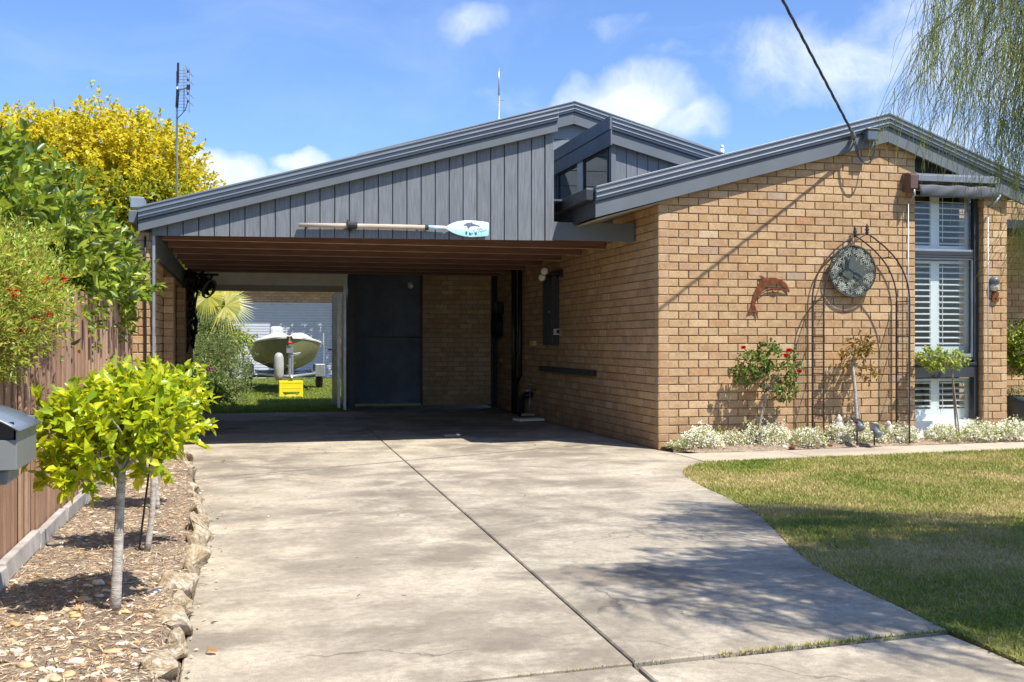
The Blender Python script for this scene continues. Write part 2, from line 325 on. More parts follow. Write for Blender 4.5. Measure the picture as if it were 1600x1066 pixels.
# ------------------------------------------------------------------ foliage
def orient(n,spread_up=0.3):
    d=rng.normal(size=(n,3)); d/=np.linalg.norm(d,axis=1)[:,None]; return d
def leaves(P,D,L,W,droop=.25,shape=6,fold=.25):
    """P base points, D growth directions (unit), L,W arrays"""
    n=len(P); D=D/np.linalg.norm(D,axis=1)[:,None]
    up=rng.normal(size=(n,3))*.55+np.array([0.1,-.15,1.0]); S_=np.cross(D,up); S_/=np.linalg.norm(S_,axis=1)[:,None]+1e-9
    N_=np.cross(S_,D); L=L[:,None];W=W[:,None]
    if shape==6:
        b=P; r1=P+D*L*.30+S_*W*.5+N_*W*fold; r2=P+D*L*.66+S_*W*.42+N_*(W*fold-L*droop*.25); tp=P+D*L-N_*L*droop*.6
        l2=P+D*L*.66-S_*W*.42+N_*(W*fold-L*droop*.25); l1=P+D*L*.30-S_*W*.5+N_*W*fold
        V=np.stack([b,r1,r2,tp,l2,l1],1).reshape(-1,3); o=np.arange(n)[:,None]*6
        F=np.concatenate([o+np.array([0,1,2,3]),o+np.array([0,3,4,5])]); return V,F
    b=P; r=P+D*L*.45+S_*W*.5+N_*W*fold; tp=P+D*L-N_*L*droop*.5; l=P+D*L*.45-S_*W*.5+N_*W*fold
    V=np.stack([b,r,tp,l],1).reshape(-1,3); o=np.arange(n)[:,None]*4
    return V,o+np.array([0,1,2,3])
def blob_points(blobs,n,lump=.22,shell=.35,lsc=1.6,seed=0):
    """points in lumpy ellipsoids (cx,cy,cz,rx,ry,rz), biased to the outside; returns points and outward dirs"""
    w=np.array([b[3]*b[4]+b[4]*b[5]+b[3]*b[5] for b in blobs]); w/=w.sum(); out=[];dr=[]
    idx=rng.choice(len(blobs),n,p=w); d=orient(n)
    for i in range(n):
        b=blobs[idx[i]]; q=d[i]
        nz=noise.noise(Vector((q[0]*lsc*1.3+seed+b[0],q[1]*lsc*1.3+b[1],q[2]*lsc*1.3)))+.5*noise.noise(Vector((q[0]*lsc*3.1+seed,q[1]*lsc*3.1+b[1],q[2]*lsc*3.1)))
        k=(1+lump*nz*1.6)*(1-shell*rng.random()**1.6)
        out.append((b[0]+q[0]*b[3]*k,b[1]+q[1]*b[4]*k,b[2]+q[2]*b[5]*k)); dr.append(q)
    return np.array(out),np.array(dr)
def crown(name,m,parent,blobs,n_tw,per,L,W,up=.35,lump=.22,shell=.35,shape=6,spread=.7,tw=.12,droop=.25,seed=0,cut=None,lsc=1.6):
    P,D=blob_points(blobs,n_tw,lump,shell,lsc,seed)
    if cut is not None:
        k=cut(P); P=P[k];D=D[k]
    n=len(P)
    TD=D+orient(n)*.5+np.array([0,0,up]); TD/=np.linalg.norm(TD,axis=1)[:,None]
    a=np.repeat(np.arange(n),per); f=rng.random(len(a))
    LP=P[a]+TD[a]*(f*tw)[:,None]
    LD=TD[a]*.55+orient(len(a))*spread+np.array([0,0,up*.2])
    Ls=L*(.65+.6*rng.random(len(a))); Ws=W*(.7+.5*rng.random(len(a)))
    V,F=leaves(LP,LD,Ls,Ws,droop,shape)
    return npmesh(name,V,F,m,parent)
def limbs(mb,base,tips,r0,r1=.006,wob=.06,n=6,seg=6):
    base=Vector(base)
    for tp in tips:
        tp=Vector(tp); pts=[]; 
        off=Vector((random.uniform(-1,1),random.uniform(-1,1),random.uniform(0,1)))*wob
        for i in range(seg+1):
            k=i/seg; pts.append(base.lerp(tp,k)+off*math.sin(k*math.pi)+Vector((random.uniform(-1,1),random.uniform(-1,1),0))*wob*.15*(0<i<seg))
        mb.tube(pts,[r0*(1-k/seg)+r1*(k/seg) for k in range(seg+1)],n)
    return mb

# ================================================================== GROUND
g=MB(); g.add([(-300,-200,-.06),(300,-200,-.06),(300,500,-.06),(-300,500,-.06)],[(0,1,2,3)]); tag(g.build('ground',M['gnd']),kind='structure')
def gp(u,v,z=0): p=onZ(u,v,z); return (p.x,p.y)
EDGE=[gp(*p) for p in [(1047,704.7),(1102,723),(1082,729),(1071,734),(1069,739),(1072,744.5),(1082,751),(1098,760),(1135,776),(1170,794),(1192,808),(1209,825),(1225,843),(1241,859),(1276,884),(1329,912),(1382,937),(1435,961.5),(1470,979),(1505,993),(1558,1018),(1600,1036)]]
tipi=EDGE[1]; EDGE=sorted(EDGE,key=lambda p:-p[1])
def edgeX(Y):
    for a,b in zip(EDGE,EDGE[1:]):
        if a[1]>=Y>=b[1]:
            k=(a[1]-Y)/(a[1]-b[1]+1e-9); return a[0]+(b[0]-a[0])*k
    if Y>EDGE[0][1]: return 4.24
    a,b=EDGE[-2],EDGE[-1]; return b[0]+(b[1]-Y)*(b[0]-a[0])/(a[1]-b[1])*.9
def joinX(Y):
    pts=[(1.70,19.4),(1.66,17.5),(1.43,6.81),(1.358,3.73),(1.30,1.5),(1.2,-4)]
    for a,b in zip(pts,pts[1:]):
        if a[1]>=Y>=b[1]: k=(a[1]-Y)/(a[1]-b[1]); return a[0]+(b[0]-a[0])*k
def leftX(Y):
    pts=[(-.86,19.4),(-.86,11.6),(-.50,11.0),(-.40,9.5),(-.26,7.6),(-.20,6.6),(-.22,5.0),(-.21,3.8),(-.2,-4)]
    for a,b in zip(pts,pts[1:]):
        if a[1]>=Y>=b[1]: k=(a[1]-Y)/(a[1]-b[1]); return a[0]+(b[0]-a[0])*k
def T3(X): return 3.61+(X-.67)*.085
dm=MB()
def slab(poly,top=0,depth=.12,bev=.006):
    n=len(poly); cx=sum(p[0] for p in poly)/n; A=sum(poly[i][0]*poly[(i+1)%n][1]-poly[(i+1)%n][0]*poly[i][1] for i in range(n))
    if A<0: poly=poly[::-1]
    def off(d):
        o=[]
        for i in range(n):
            p0,p1,p2=[Vector((*poly[(i+k)%n],0)) for k in(-1,0,1)]
            e1=(p1-p0).normalized();e2=(p2-p1).normalized(); n1=Vector((-e1.y,e1.x,0));n2=Vector((-e2.y,e2.x,0)); b=(n1+n2)
            b=b.normalized() if b.length>1e-6 else n1; c=max(.4,b.dot(n1)); q=p1+b*(d/c); o.append((q.x,q.y))
        return o
    a=off(bev); vs=[(p[0],p[1],top) for p in a]+[(p[0],p[1],top-bev) for p in poly]+[(p[0],p[1],top-depth) for p in poly]
    dm.add(vs,[tuple(range(n))]+[(i,n+i,n+(i+1)%n,(i+1)%n)[::1] for i in range(n)]+[(n+i,2*n+i,2*n+(i+1)%n,n+(i+1)%n) for i in range(n)])
def col(y0,y1,fl,fr,g0,g1,gl,gr,ya=None):
    ys=np.linspace(y0,y1,max(2,int((y1-y0)/.22)+1))
    L=[(fl(y)+gl,y) for y in ys];Rr=[(fr(y)-gr,y) for y in ys]
    L[0]=(L[0][0],L[0][1]+g0);Rr[0]=(Rr[0][0],Rr[0][1]+g0);L[-1]=(L[-1][0],L[-1][1]-g1);Rr[-1]=(Rr[-1][0],Rr[-1][1]-g1)
    if ya:
        L[0]=(L[0][0],ya(L[0][0]));Rr[0]=(Rr[0][0],ya(Rr[0][0]))
    return L[::1]+Rr[::-1]
a=.0045
slab(col(3.7,5.55,leftX,joinX,0,.003,0,a,lambda x:T3(x)+.012)); slab(col(5.55,7.7,leftX,joinX,.003,.003,0,a)); slab(col(7.7,12.3,leftX,joinX,.003,.004,0,a)); slab(col(12.3,17.85,leftX,joinX,.004,0,0,a))
slab(col(3.7,7.82,joinX,edgeX,0,.003,a,0,lambda x:T3(x)+.012),.001); slab(col(7.82,12.3,joinX,edgeX,.003,.004,a,0),.001); slab(col(12.3,19.38,joinX,lambda y:4.24,.004,0,a,0),.001)
slab([(-.2,-5),(joinX(1)-.012,-5),(joinX(3.7)-.012,T3(1.35)-.012),(-.2,T3(-.2)-.012)],-.004)
e=edgeX(3.78); slab([(joinX(3.7)+.012,T3(1.37)-.012),(joinX(1)+.012,-5),(9.0,-5),(9.0,1.2),(edgeX(3.3),3.3),(edgeX(3.5),3.5),(e-.02,T3(e)-.02)],-.010)
tag(dm.build('driveway',M['conc']),kind='structure')
# weeds & debris in the wide joints
# path
dm=MB(); pf=lambda x:9.55+(x-4.24)*.085; pb=lambda x:min(10.28+(x-4.3)*.080,10.62)
xs=[4.30,5.45,7.6,9.6,12,15]
for i in range(5):
    q=.005; P=[(xs[i]+q,pf(xs[i])),(xs[i+1]-q,pf(xs[i+1])),(xs[i+1]-q,pb(xs[i+1]) if xs[i+1]<9 else 13),(xs[i]+q,pb(xs[i]) if xs[i]<9 else 13)]
    if i==0: P=[(4.262,9.58),(xs[1]-q,pf(xs[1])),(xs[1]-q,pb(xs[1])),(4.40,10.30),(4.262,10.45)]
    slab(P,.008)
tag(dm.build('path',M['path']),kind='structure')
# front lawn
lp=[p for p in EDGE if p[1]<9.6]; lp=[(4.27,9.56)]+[p for p in lp if p[1]<9.55]+[(9,1.3),(16,1.3),(16,pf(16))]
lm=MB(); lm.prism([(p[0],p[1],.004) for p in lp],(0,0,-.09)); tag(lm.build('lawn',M['lawn']),kind='structure')
lm=MB(); lm.add([(-6,17.87,-.01),(1.70,17.87,-.01),(1.70,19.5,-.01),(12,19.5,-.01),(12,45,-.01),(-6,45,-.01)],[(0,1,2,3,4,5)]); tag(lm.build('back_lawn',M['lawn']),kind='structure')
# flower bed soil by wall
lm=MB(); xs_=np.linspace(4.30,8.62,40); top=[];n=len(xs_)
V=[];
for x in xs_:
    yb=10.778; yf=pb(x)-.01 if x>4.45 else 10.45
    for k in range(6):
        y=yf+(yb-yf)*k/5; V.append((x,y,.012+.045*math.sin(min(1,k/2.5)*1.57)+.012*noise.noise(Vector((x*6,y*9,0)))))
lm.add(V,[(i*6+k,(i+1)*6+k,(i+1)*6+k+1,i*6+k+1) for i in range(n-1) for k in range(5)]); tag(lm.build('flower_bed_soil',M['mulch'],smooth=True),kind='structure')
# side garden bed
BEDZ=.075
def bedz(x,y): return BEDZ+.018*noise.noise(Vector((x*3,y*3,1)))+.010*noise.noise(Vector((x*11,y*11,4)))+.05*math.exp(-((x+.55)**2+(y-5.04)**2)/.03)
NX,NY=22,150; V=[];F=[]
for j in range(NY):
    y=2.4+(11.45-2.4)*j/(NY-1); xr=leftX(y)-.004
    for i in range(NX):
        x=-1.07+(xr+1.07)*i/(NX-1); V.append((x,y,bedz(x,y) if i<NX-2 else (.035 if i==NX-2 else -.02)))
for j in range(NY-1):
    for i in range(NX-1): o=j*NX+i; F.append((o,o+1,o+NX+1,o+NX))
tag(npmesh('garden_bed',V,F,M['mulch']),kind='structure')

# grass blades
def grass(name,m,inside,x0,x1,y0,y1,n,h,kind='stuff',dens=None,label=None):
    x=rng.uniform(x0,x1,n); y=rng.uniform(y0,y1,n)
    k=inside(x,y); x=x[k];y=y[k]; n=len(x); z=np.zeros(n)
    a=rng.uniform(0,6.283,n); w=.0022+.0018*rng.random(n); w*=1+.10*y; hh=h*(.45+.8*rng.random(n)); ln=rng.normal(size=(n,2))*(hh*.55)[:,None]
    dx,dy=np.cos(a)*w,np.sin(a)*w
    V=np.stack([np.stack([x-dx,y-dy,z],1),np.stack([x+dx,y+dy,z],1),np.stack([x+ln[:,0],y+ln[:,1],hh],1)],1).reshape(-1,3)
    o=npmesh(name,V,np.arange(n*3).reshape(-1,3),m); return tag(o,label,'grass',kind=kind)
ys_=np.array([p[1] for p in EDGE][::-1]); xs2=np.array([p[0] for p in EDGE][::-1])
def in_lawn(x,y):
    ex=np.interp(y,ys_,xs2); ex=np.where(y<ys_[0],xs2[0]+(ys_[0]-y)*1.6,ex)
    return (x>ex-.012)&(y<9.55+(x-4.24)*.085+.015)
grass('lawn_grass',M['grass'],in_lawn,1.3,8.6,2.2,10.0,330000,.026,label='dry patchy front lawn grass beside the concrete driveway')
grass('back_lawn_grass',M['grass2'],lambda x,y:(x<1.7)|(y>19.6),-1.6,3.6,17.9,33.5,95000,.05,label='bright green backyard grass under the boat trailer')
# grass tufts along crack and lawn margin
tx=[];
def tuft_line(pts,n,h,w):
    V=[]
    for i in range(n):
        k=random.random()*(len(pts)-1); a=int(k); p=Vector((*pts[a],0)).lerp(Vector((*pts[min(a+1,len(pts)-1)],0)),k-a)
        p+=Vector((random.gauss(0,w),random.gauss(0,w),-.005)); hh=h*random.uniform(.3,1.1); q=random.random()*6.28; ww=.0025
        V+= [(p.x-ww*math.cos(q),p.y-ww*math.sin(q),p.z),(p.x+ww*math.cos(q),p.y+ww*math.sin(q),p.z),(p.x+random.gauss(0,hh*.5),p.y+random.gauss(0,hh*.5),p.z+hh)]
    return V
V=tuft_line([(x,T3(x)) for x in np.linspace(1.7,3.0,12)],700,.022,.004)+tuft_line([(x,T3(x)) for x in np.linspace(.9,2.0,12)],120,.012,.003)
tag(npmesh('joint_weeds',V,np.arange(len(V)).reshape(-1,3),M['grass']),'short dry weeds growing along the wide driveway joint','weeds',kind='stuff')

# litter and pebbles in bed
n=26000; x=rng.uniform(-1.05,-.2,n); y=2.6+8.7*rng.random(n)**1.6; k=x<np.array([leftX(q)-.06 for q in y]); x=x[k];y=y[k]; n=len(x)
z=np.array([bedz(a,b) for a,b in zip(x,y)])+.004; D=rng.normal(size=(n,3))*np.array([1,1,.22]); Ls=rng.uniform(.012,.06,n)
V,F=leaves(np.stack([x,y,z],1),D,Ls,rng.uniform(.0018,.006,n),.1,4,.1); tag(npmesh('bark_litter',V,F,M['litter']),'brown bark and straw litter covering the side garden bed','mulch',kind='stuff')
n=2600; x=rng.uniform(4.4,8.5,n); y=rng.uniform(10.3,10.77,n); k=y>np.array([pb(q)+.01 for q in x]); x=x[k];y=y[k];n=len(x)
V,F=leaves(np.stack([x,y,np.full(n,.055)],1),rng.normal(size=(n,3))*np.array([1,1,.3]),rng.uniform(.01,.05,n),rng.uniform(.003,.01,n),.1,4,.1); tag(npmesh('leaf_litter',V,F,M['litter']),'dry leaf litter on the soil under the white flowers','litter',kind='stuff')
IV,IF=None,None
def ico(sub=1):
    import bmesh
    b=bmesh.new(); bmesh.ops.create_icosphere(b,subdivisions=sub,radius=1); v=np.array([tuple(q.co) for q in b.verts]); f=np.array([[q.index for q in p.verts] for p in b.faces]); b.free(); return v,f
IV,IF=ico(2)
def stones(C,Sz,flat=.5):
    Vs=[];Fs=[]
    for i,(c,s) in enumerate(zip(C,Sz)):
        a=random.random()*6.28; ca,sa=math.cos(a),math.sin(a)
        nz=np.array([noise.noise(Vector(q)*1.3+Vector((i*3.1,0,0)))+.4*noise.noise(Vector(q)*3+Vector((i*3.1,5,0))) for q in IV])
        v=IV*(1+.42*nz)[:,None]*np.array([s*random.uniform(.8,1.35),s*random.uniform(.6,.9),s*flat*random.uniform(.6,1)])
        v=np.stack([v[:,0]*ca-v[:,1]*sa,v[:,0]*sa+v[:,1]*ca,v[:,2]],1)+np.array(c); Vs.append(v); Fs.append(IF+i*len(IV))
    return np.concatenate(Vs),np.concatenate(Fs)
C=[];Z_=[]
for i in range(620):
    y=2.7+2.6*random.random()**1.25 if i<470 else random.uniform(5,9.5); x=random.uniform(-1.0,leftX(y)-.12); s=random.uniform(.007,.019)*(1.0 if i%5 else 1.6)
    if (x+.55)**2+(y-5.1)**2<.02: continue
    C.append((x,y,bedz(x,y)+s*.10)); Z_.append(s)
V,F=stones(C,Z_); o=npmesh('pebbles',V,F,M['pebble']); tag(o,'cream and ochre pebbles scattered over the side garden bed','pebbles',kind='stuff'); o.data.polygons.foreach_set('use_smooth',[True]*len(o.data.polygons))
# edging rocks
def rock(c,r,seed,sx,sy,sz,rz):
    import bmesh
    random.seed(seed); b=bmesh.new()
    for i in range(13):
        d=Vector((random.gauss(0,1),random.gauss(0,1),random.gauss(0,1))).normalized(); d=Vector((max(-.75,min(.75,d.x)),max(-.75,min(.75,d.y)),max(-.7,min(.7,d.z))))*random.uniform(.85,1.15)
        b.verts.new((d.x*sx*random.uniform(.75,1.2),d.y*sy*random.uniform(.8,1.15),d.z*sz*random.uniform(.7,1.2)))
    r_=bmesh.ops.convex_hull(b,input=b.verts); bmesh.ops.delete(b,geom=[g for g in r_['geom_interior'] if isinstance(g,bmesh.types.BMVert)],context='VERTS')
    bmesh.ops.bevel(b,geom=b.edges[:],offset=min(sx,sy,sz)*.10,segments=1,affect='EDGES')
    bmesh.ops.triangulate(b,faces=b.faces); bmesh.ops.subdivide_edges(b,edges=b.edges[:],cuts=1,use_grid_fill=True)
    for v in b.verts: v.co+=v.co.normalized()*noise.noise(v.co*22+Vector((seed,0,0)))*.018
    me=bpy.data.meshes.new('edging_rock'); b.to_mesh(me); b.free(); me.materials.append(M['rockm'])
    o=bpy.data.objects.new('edging_rock',me); COL.objects.link(o); o.location=c; o.rotation_euler=(random.uniform(-.2,.2),random.uniform(-.2,.2),rz); return o
rk=[(243,1040,.10,.19,.11),(245,975,.10,.14,.12),(262,922,.11,.16,.13),(272,872,.09,.17,.15),(300,832,.09,.18,.17),(315,806,.07,.17,.14),(293,795,.09,.17,.13),(306,776,.08,.16,.13),(300,757,.10,.18,.12),(292,740,.09,.18,.11),(284,726,.10,.2,.10),(276,715,.10,.22,.09),(250,1008,.07,.10,.09),(266,946,.09,.09,.09),(275,898,.08,.09,.10),(285,852,.08,.10,.12),(305,818,.07,.09,.10)]
rl=['broad whitish rock at the photo bottom, nearest of the driveway edging','low tan rock second along the driveway edging from the front','white flat topped rock third along the driveway edging','rock fourth along the edging, beside the front tree trunk','upright greenish rock fifth along the driveway edging','narrow upright rock sixth along the driveway edging, leaning on the concrete','ochre rock seventh along the edging, level with the second tree','pale rock eighth along the driveway edging from the front','brown pointed rock ninth along the driveway edging','dark brown rock tenth along the driveway edging','low ochre rock eleventh along the driveway edging','farthest small rock at the carport end of the driveway edging','small tan rock wedged behind the nearest broad rock of the edging','small rock wedged between the second and third rocks of the edging','small rock just in front of the rock beside the front tree trunk','small rock between the front tree rock and the upright greenish one','small rock squeezed against the narrow upright edging rock']
for i,(u,v,sx,sy,sz) in enumerate(rk):
    p=onZ(u,v,.05); X=leftX(p.y)-.015-sx*.62
    tag(rock((X+.02,p.y,.035),1,40+i,sx*.95,sy*.95,sz*.95,random.uniform(-.4,.4)),rl[i],'rock','rocks edging the driveway')
random.seed(77)
for i,(u,v,s,l) in enumerate([(1160,698,.035,'round white stone in front of the second flower clump'),(1226,699,.032,'white stone between the third and fourth flower clumps'),(1416,688,.03,'white stone at the right foot of the wire arch'),(1238,700,.03,'orange brown stone beside the white stone near the arch foot'),(1296,697,.03,'orange stone at the near foot of the arch')]):
    p=onZ(u,v,.03); V,F=stones([(p.x,p.y,.035)],[s],.75); o=npmesh('garden_stone',V,F,M['alyw'] if 'white' in l[:12] or l.startswith('round') else M['rust']); tag(o,l,'stone','loose stones in the flower bed')
# fallen leaves on drive
C=[(340,1024,.030,'single orange fallen leaf on the driveway near the photo bottom'),(365,722,.05,None),(470,716,.05,None),(520,822,.012,None)]
def leaf1(p,L,label):
    V,F=leaves(np.array([[p.x,p.y,.012]]),np.array([[random.uniform(-1,1),random.uniform(-1,1),.1]]),np.array([L]),np.array([L*.6]),-.1,6,.12)
    o=npmesh('fallen_leaf',V,F,M['dead']); tag(o,label,'leaf','fallen leaves on the driveway')
leaf1(onZ(340,1024),.05,'single orange fallen leaf on the concrete near the photo bottom')
leaf1(onZ(278,721),.05,'brown fallen leaf on the concrete by the far end of the rock edging')
leaf1(onZ(352,723),.06,'curled brown leaf lying on the concrete by the third tree')
n=160; 
V=[];F=[];
for i in range(150):
    if i<90: y=random.uniform(3.8,9.5); p=(leftX(y)+abs(random.gauss(0,.05)),y)
    else:
        p=(random.uniform(3.0,4.2),random.uniform(11.2,12.9)) if i<110 else (random.uniform(3.2,7),random.uniform(4.5,9)) if i<135 else (random.uniform(0,3),random.uniform(4.2,8))
    a,b=leaves(np.array([[p[0],p[1],.006]]),np.array([[random.gauss(0,1),random.gauss(0,1),.15]]),np.array([random.uniform(.012,.04)]),np.array([.012]),-.1,4,.2)
    F+= (b+len(V)*1).tolist(); V+=a.tolist()
tag(npmesh('leaf_debris',V,F,M['litter']),'small dry leaf scraps lying on the driveway concrete','litter',kind='stuff')
p=onZ(705,683); b=MB(); b.obox((p.x,p.y,.02),(1,.1,0),(-.1,1,0),(0,0,1),.10,.05,.012); tag(b.build('timber_offcut',M['stake'],bevel=.003),'small pale timber offcut on the concrete at the carport shadow edge','offcut')

# ================================================================== CARPORT
YG=11.45; carport=thing('carport','open double carport with grey board gable and brown joists, left of brick house','carport',(0,YG,0))
A0=onY(217,324,YG); A1=onY(869,171.5,YG); sl=(A1.z-A0.z)/(A1.x-A0.x)
topz=lambda x:A0.z+(x-A0.x)*sl
cb0=onY(240,368,YG); cb1=onY(865,376.3,YG); botz=lambda x:cb0.z+(x-cb0.x)*(cb1.z-cb0.z)/(cb1.x-cb0.x)
XR=cb1.x; CAPH=.135; BRD=.115
mb=MB(); x=cb0.x-.02; bw=(XR-.10-x)/27; 
for i in range(27):
    xa,xb=x+i*bw+.005,x+(i+1)*bw-.005; mb.prism([(xa,YG,botz(xa)),(xb,YG,botz(xb)),(xb,YG,topz(xb)-.2),(xa,YG,topz(xa)-.2)],(0,.018,0))
mb.prism([(XR-.095,YG-.012,botz(XR)),(XR,YG-.012,botz(XR)),(XR,YG-.012,topz(XR)-.2),(XR-.095,YG-.012,topz(XR)-.2)],(0,.03,0))
gc=mb.build('gable_cladding',M['clad'],carport,bevel=.002)
mb=MB(); mb.prism([(x,YG+.022,botz(x)+.004),(XR,YG+.022,botz(XR)+.004),(XR,YG+.022,topz(XR)-.1),(x,YG+.022,topz(x)-.1)],(0,.02,0)); mb.build('cladding_backing',M['dark'],carport)
def raked(parent,x0,x1,z0,z1,Y,h_cap,h_brd,brd=True,lip=True):
    """roof edge: ribbed steel capping above a painted barge board; z is the top line"""
    L=Vector((x1-x0,0,z1-z0)); u=L.normalized(); 
    def band(m,zt,zb,y0,y1,name):
        m.prism([(x0,y0,z0-zt),(x1,y0,z1-zt),(x1,y0,z1-zb),(x0,y0,z0-zb)],(0,y1-y0,0))
    m=MB(); h=h_cap
    band(m,0,h*.14,Y-.030,Y+.09,''); band(m,h*.145,h*.36,Y-.018,Y+.05,''); band(m,h*.365,h*.47,Y-.034,Y+.05,''); band(m,h*.475,h*.72,Y-.016,Y+.05,''); band(m,h*.725,h*.82,Y-.038,Y+.05,''); band(m,h*.825,h,Y-.022,Y+.05,'')
    m.build('roof_capping',M['cap'],parent,bevel=.003)
    if brd:
        m=MB(); band(m,h+.012,h+h_brd,Y,Y+.035,''); band(m,h,h+.012,Y+.012,Y+.03,''); m.build('barge_board',M['grey'],parent,bevel=.003)
raked(carport,A0.x,A1.x,A0.z,A1.z,YG-.075,CAPH,BRD)
mb=MB(); mb.prism([(A0.x,YG-.05,A0.z-.03),(XR,YG-.05,topz(XR)-.03),(XR,YG-.05,topz(XR)-.10),(A0.x,YG-.05,A0.z-.10)],(0,6.75,0)); mb.prism([(1.7,YG+6.702,topz(1.7)-.03),(XR,YG+6.702,topz(XR)-.03),(XR,YG+6.702,topz(XR)-.10),(1.7,YG+6.702,topz(1.7)-.10)],(0,1.4,0)); mb.build('roof_sheet',M['roofsteel'],carport)
# gutter on the low edge
mb=MB(); mb.box(A0.x-.10,A0.x-.01,YG+.0,18.1,A0.z-.16,A0.z-.03); mb.build('gutter',M['grey'],carport,bevel=.01)
mb=MB(); mb.box(XR-.02,XR,YG+.02,19.6,2.40,topz(XR)-.1); mb.build('side_cladding',M['clad'],carport)
# long front beam running past the gable
e=onX(991,376.8,4.262-.004); mb=MB(); mb.box(-.86,4.268,YG+.05,YG+.10,2.262,2.45); mb.box(XR,onY(991,360,YG+.02).x,YG+.005,YG+.05,2.258,2.455); mb.build('front_beam',M['grey'],carport,bevel=.003)
for u in (947,910,877,847,821,800,783):
    s=(u-800)/FX; Y=4.26*(FW[1]+RT[1]*s)/(FW[0]+RT[0]*s)
    m=MB(); m.box(-.86,4.245,Y-.024,Y+.024,2.262,2.40); m.build('joist',M['joist'],carport,bevel=.004)
    m=MB(); m.box(-.86,4.243,Y-.023,Y+.023,2.2575,2.2618); m.build('joist_bounce_strip',M['joistbounce'],bpy.data.objects[carport.children[-1].name] if False else carport)  # thin added strip, its pale colour stands for bounce light on the joist
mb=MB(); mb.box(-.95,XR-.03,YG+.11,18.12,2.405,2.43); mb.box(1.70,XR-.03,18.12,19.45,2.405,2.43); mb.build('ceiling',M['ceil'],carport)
mb=MB(); mb.box(XR+.001,3.52,YG+.12,19.4,2.70,2.72); mb.build('sun_gap_cover',M['roofsteel'],carport)  # sheet added over the roof gap to stop sun leaking onto the joists
# left brick side wall, pier and beam
lw=wall((-.89,11.62,0),(0,1,0),(1,0,0),[(0,0),(6.45,0),(6.45,2.0),(0,2.0)],carport,'side_wall',.2)
m=wall((-1.14,YG+.055,0),(1,0,0),(0,-1,0),[(0,0),(.255,0),(.255,2.25),(0,2.25)],carport,'pier',.2,phase=1)
wall((-.886,YG+.062,0),(0,1,0),(1,0,0),[(0,0),(.14,0),(.14,2.2),(0,2.2)],m,'pier_return',.05)
for y in (13.0,15.55,17.7):
    m=wall((-.885,y,0),(1,0,0),(0,-1,0),[(0,0),(.11,0),(.11,1.88),(0,1.88)],carport,'pier',.32)
    wall((-.776,y+.008,0),(0,1,0),(1,0,0),[(0,0),(.33,0),(.33,1.88),(0,1.88)],m,'pier_return',.09)
mb=MB(); mb.box(-.985,-.868,YG+.10,18.1,2.02,2.255); mb.build('side_beam',M['grey'],carport,bevel=.004)
mb=MB(); mb.box(-.884,-.858,YG+.02,YG+.05,0,2.25); mb.build('corner_trim',M['alum'],carport)
c=onY(227,500,YG+.03); mb=MB(); mb.tube([(c.x,YG+.03,0),(c.x+.004,YG+.03,1.2),(c.x-.004,YG+.03,1.9),(c.x,YG+.03,2.2)],.011,8); mb.build('conduit',M['black'],carport,smooth=True)
# rear: roller door drum, track post, side-hung gate leaf
Yr=18.07; p0=onY(300,425,Yr);p1=onY(541,457,Yr)
rd=thing('roller_door','rolled up cream roller door at the back of the carport','roller door',(1.0,Yr,0))
mb=MB(); n=9
prof=[]
for i in range(n):
    zt=p0.z-.195*i/n
    prof+=[(Yr-.03-.012*(i%2),zt),(Yr-.03-.012*(i%2),zt-.195/n)]
mb.prism([( -.86,y,z) for y,z in prof]+[(-.86,Yr+.3,p0.z-.195),(-.86,Yr+.3,p0.z)],(p1.x+.86,0,0)); mb.build('rolled_curtain',M['cream'],rd)
mb=MB(); mb.box(-.86,1.70,Yr+.0,Yr+.04,p0.z+.002,2.42); mb.build('head_board',M['joist'],rd)
mb=MB(); mb.box(-.86,p1.x-.03,Yr+.0,Yr+.05,1.955,p0.z-.197); mb.build('bottom_rail',simple('taupe_rail',(.36,.34,.29),.5),rd,bevel=.006)
mb=MB(); mb.box(p1.x-.05,p1.x,Yr-.02,Yr+.06,0,p0.z-.2); mb.build('guide_track',M['zinc'],rd,bevel=.004)
mb=MB(); mb.box(-.86,-.80,Yr-.02,Yr+.06,0,p0.z-.2); mb.build('guide_track',M['dark'],rd,bevel=.004)
gate=thing('side_gate','dark narrow metal gate standing open beside the boat opening','gate',(1.55,Yr,0))
mb=MB(); a=onY(533,500,Yr+.1); mb.box(1.52,1.55,Yr+.10,Yr+1.15,.06,1.93); mb.build('gate_panel',M['dark'],gate,bevel=.004)
for ya in (Yr+1.15,Yr+.065):
    mb=MB(); mb.box(1.51,1.56,ya,ya+.034,.04,1.95); mb.build('gate_stile',M['zinc'],gate,bevel=.004)
mb=MB(); mb.tube([(1.50,Yr+1.08,1.0),(1.43,Yr+1.08,1.0),(1.43,Yr+.98,1.0)],.012,8); mb.build('handle',M['silver'],gate,smooth=True)
YB=19.40
mb=MB(); mb.box(1.68,1.80,Yr+.05,YB,0,2.4); mb.build('return_wall',M['dark'],carport)
pd=thing('carport_door','tall flat charcoal door with mid rail at the carport back','door',(2.4,YB,0))
dz=onY(600,527,YB).z
mb=MB(); mb.box(1.83,3.10,YB-.03,YB+.01,.04,dz-.01); mb.box(1.83,3.10,YB-.03,YB+.01,dz+.01,2.36); mb.build('door_panel',M['panel'],pd,bevel=.004)
mb=MB(); mb.box(1.80,1.83,YB-.05,YB,0,2.40); mb.box(3.10,3.13,YB-.05,YB,0,2.40); mb.box(1.83,3.10,YB-.045,YB,dz-.012,dz+.012); mb.build('door_frame',M['black'],pd,bevel=.003)
q=onY(641,447,YB-.06); sl_=thing('sensor_light','small round white light high on the charcoal carport door','light',(q.x,YB-.03,q.z))
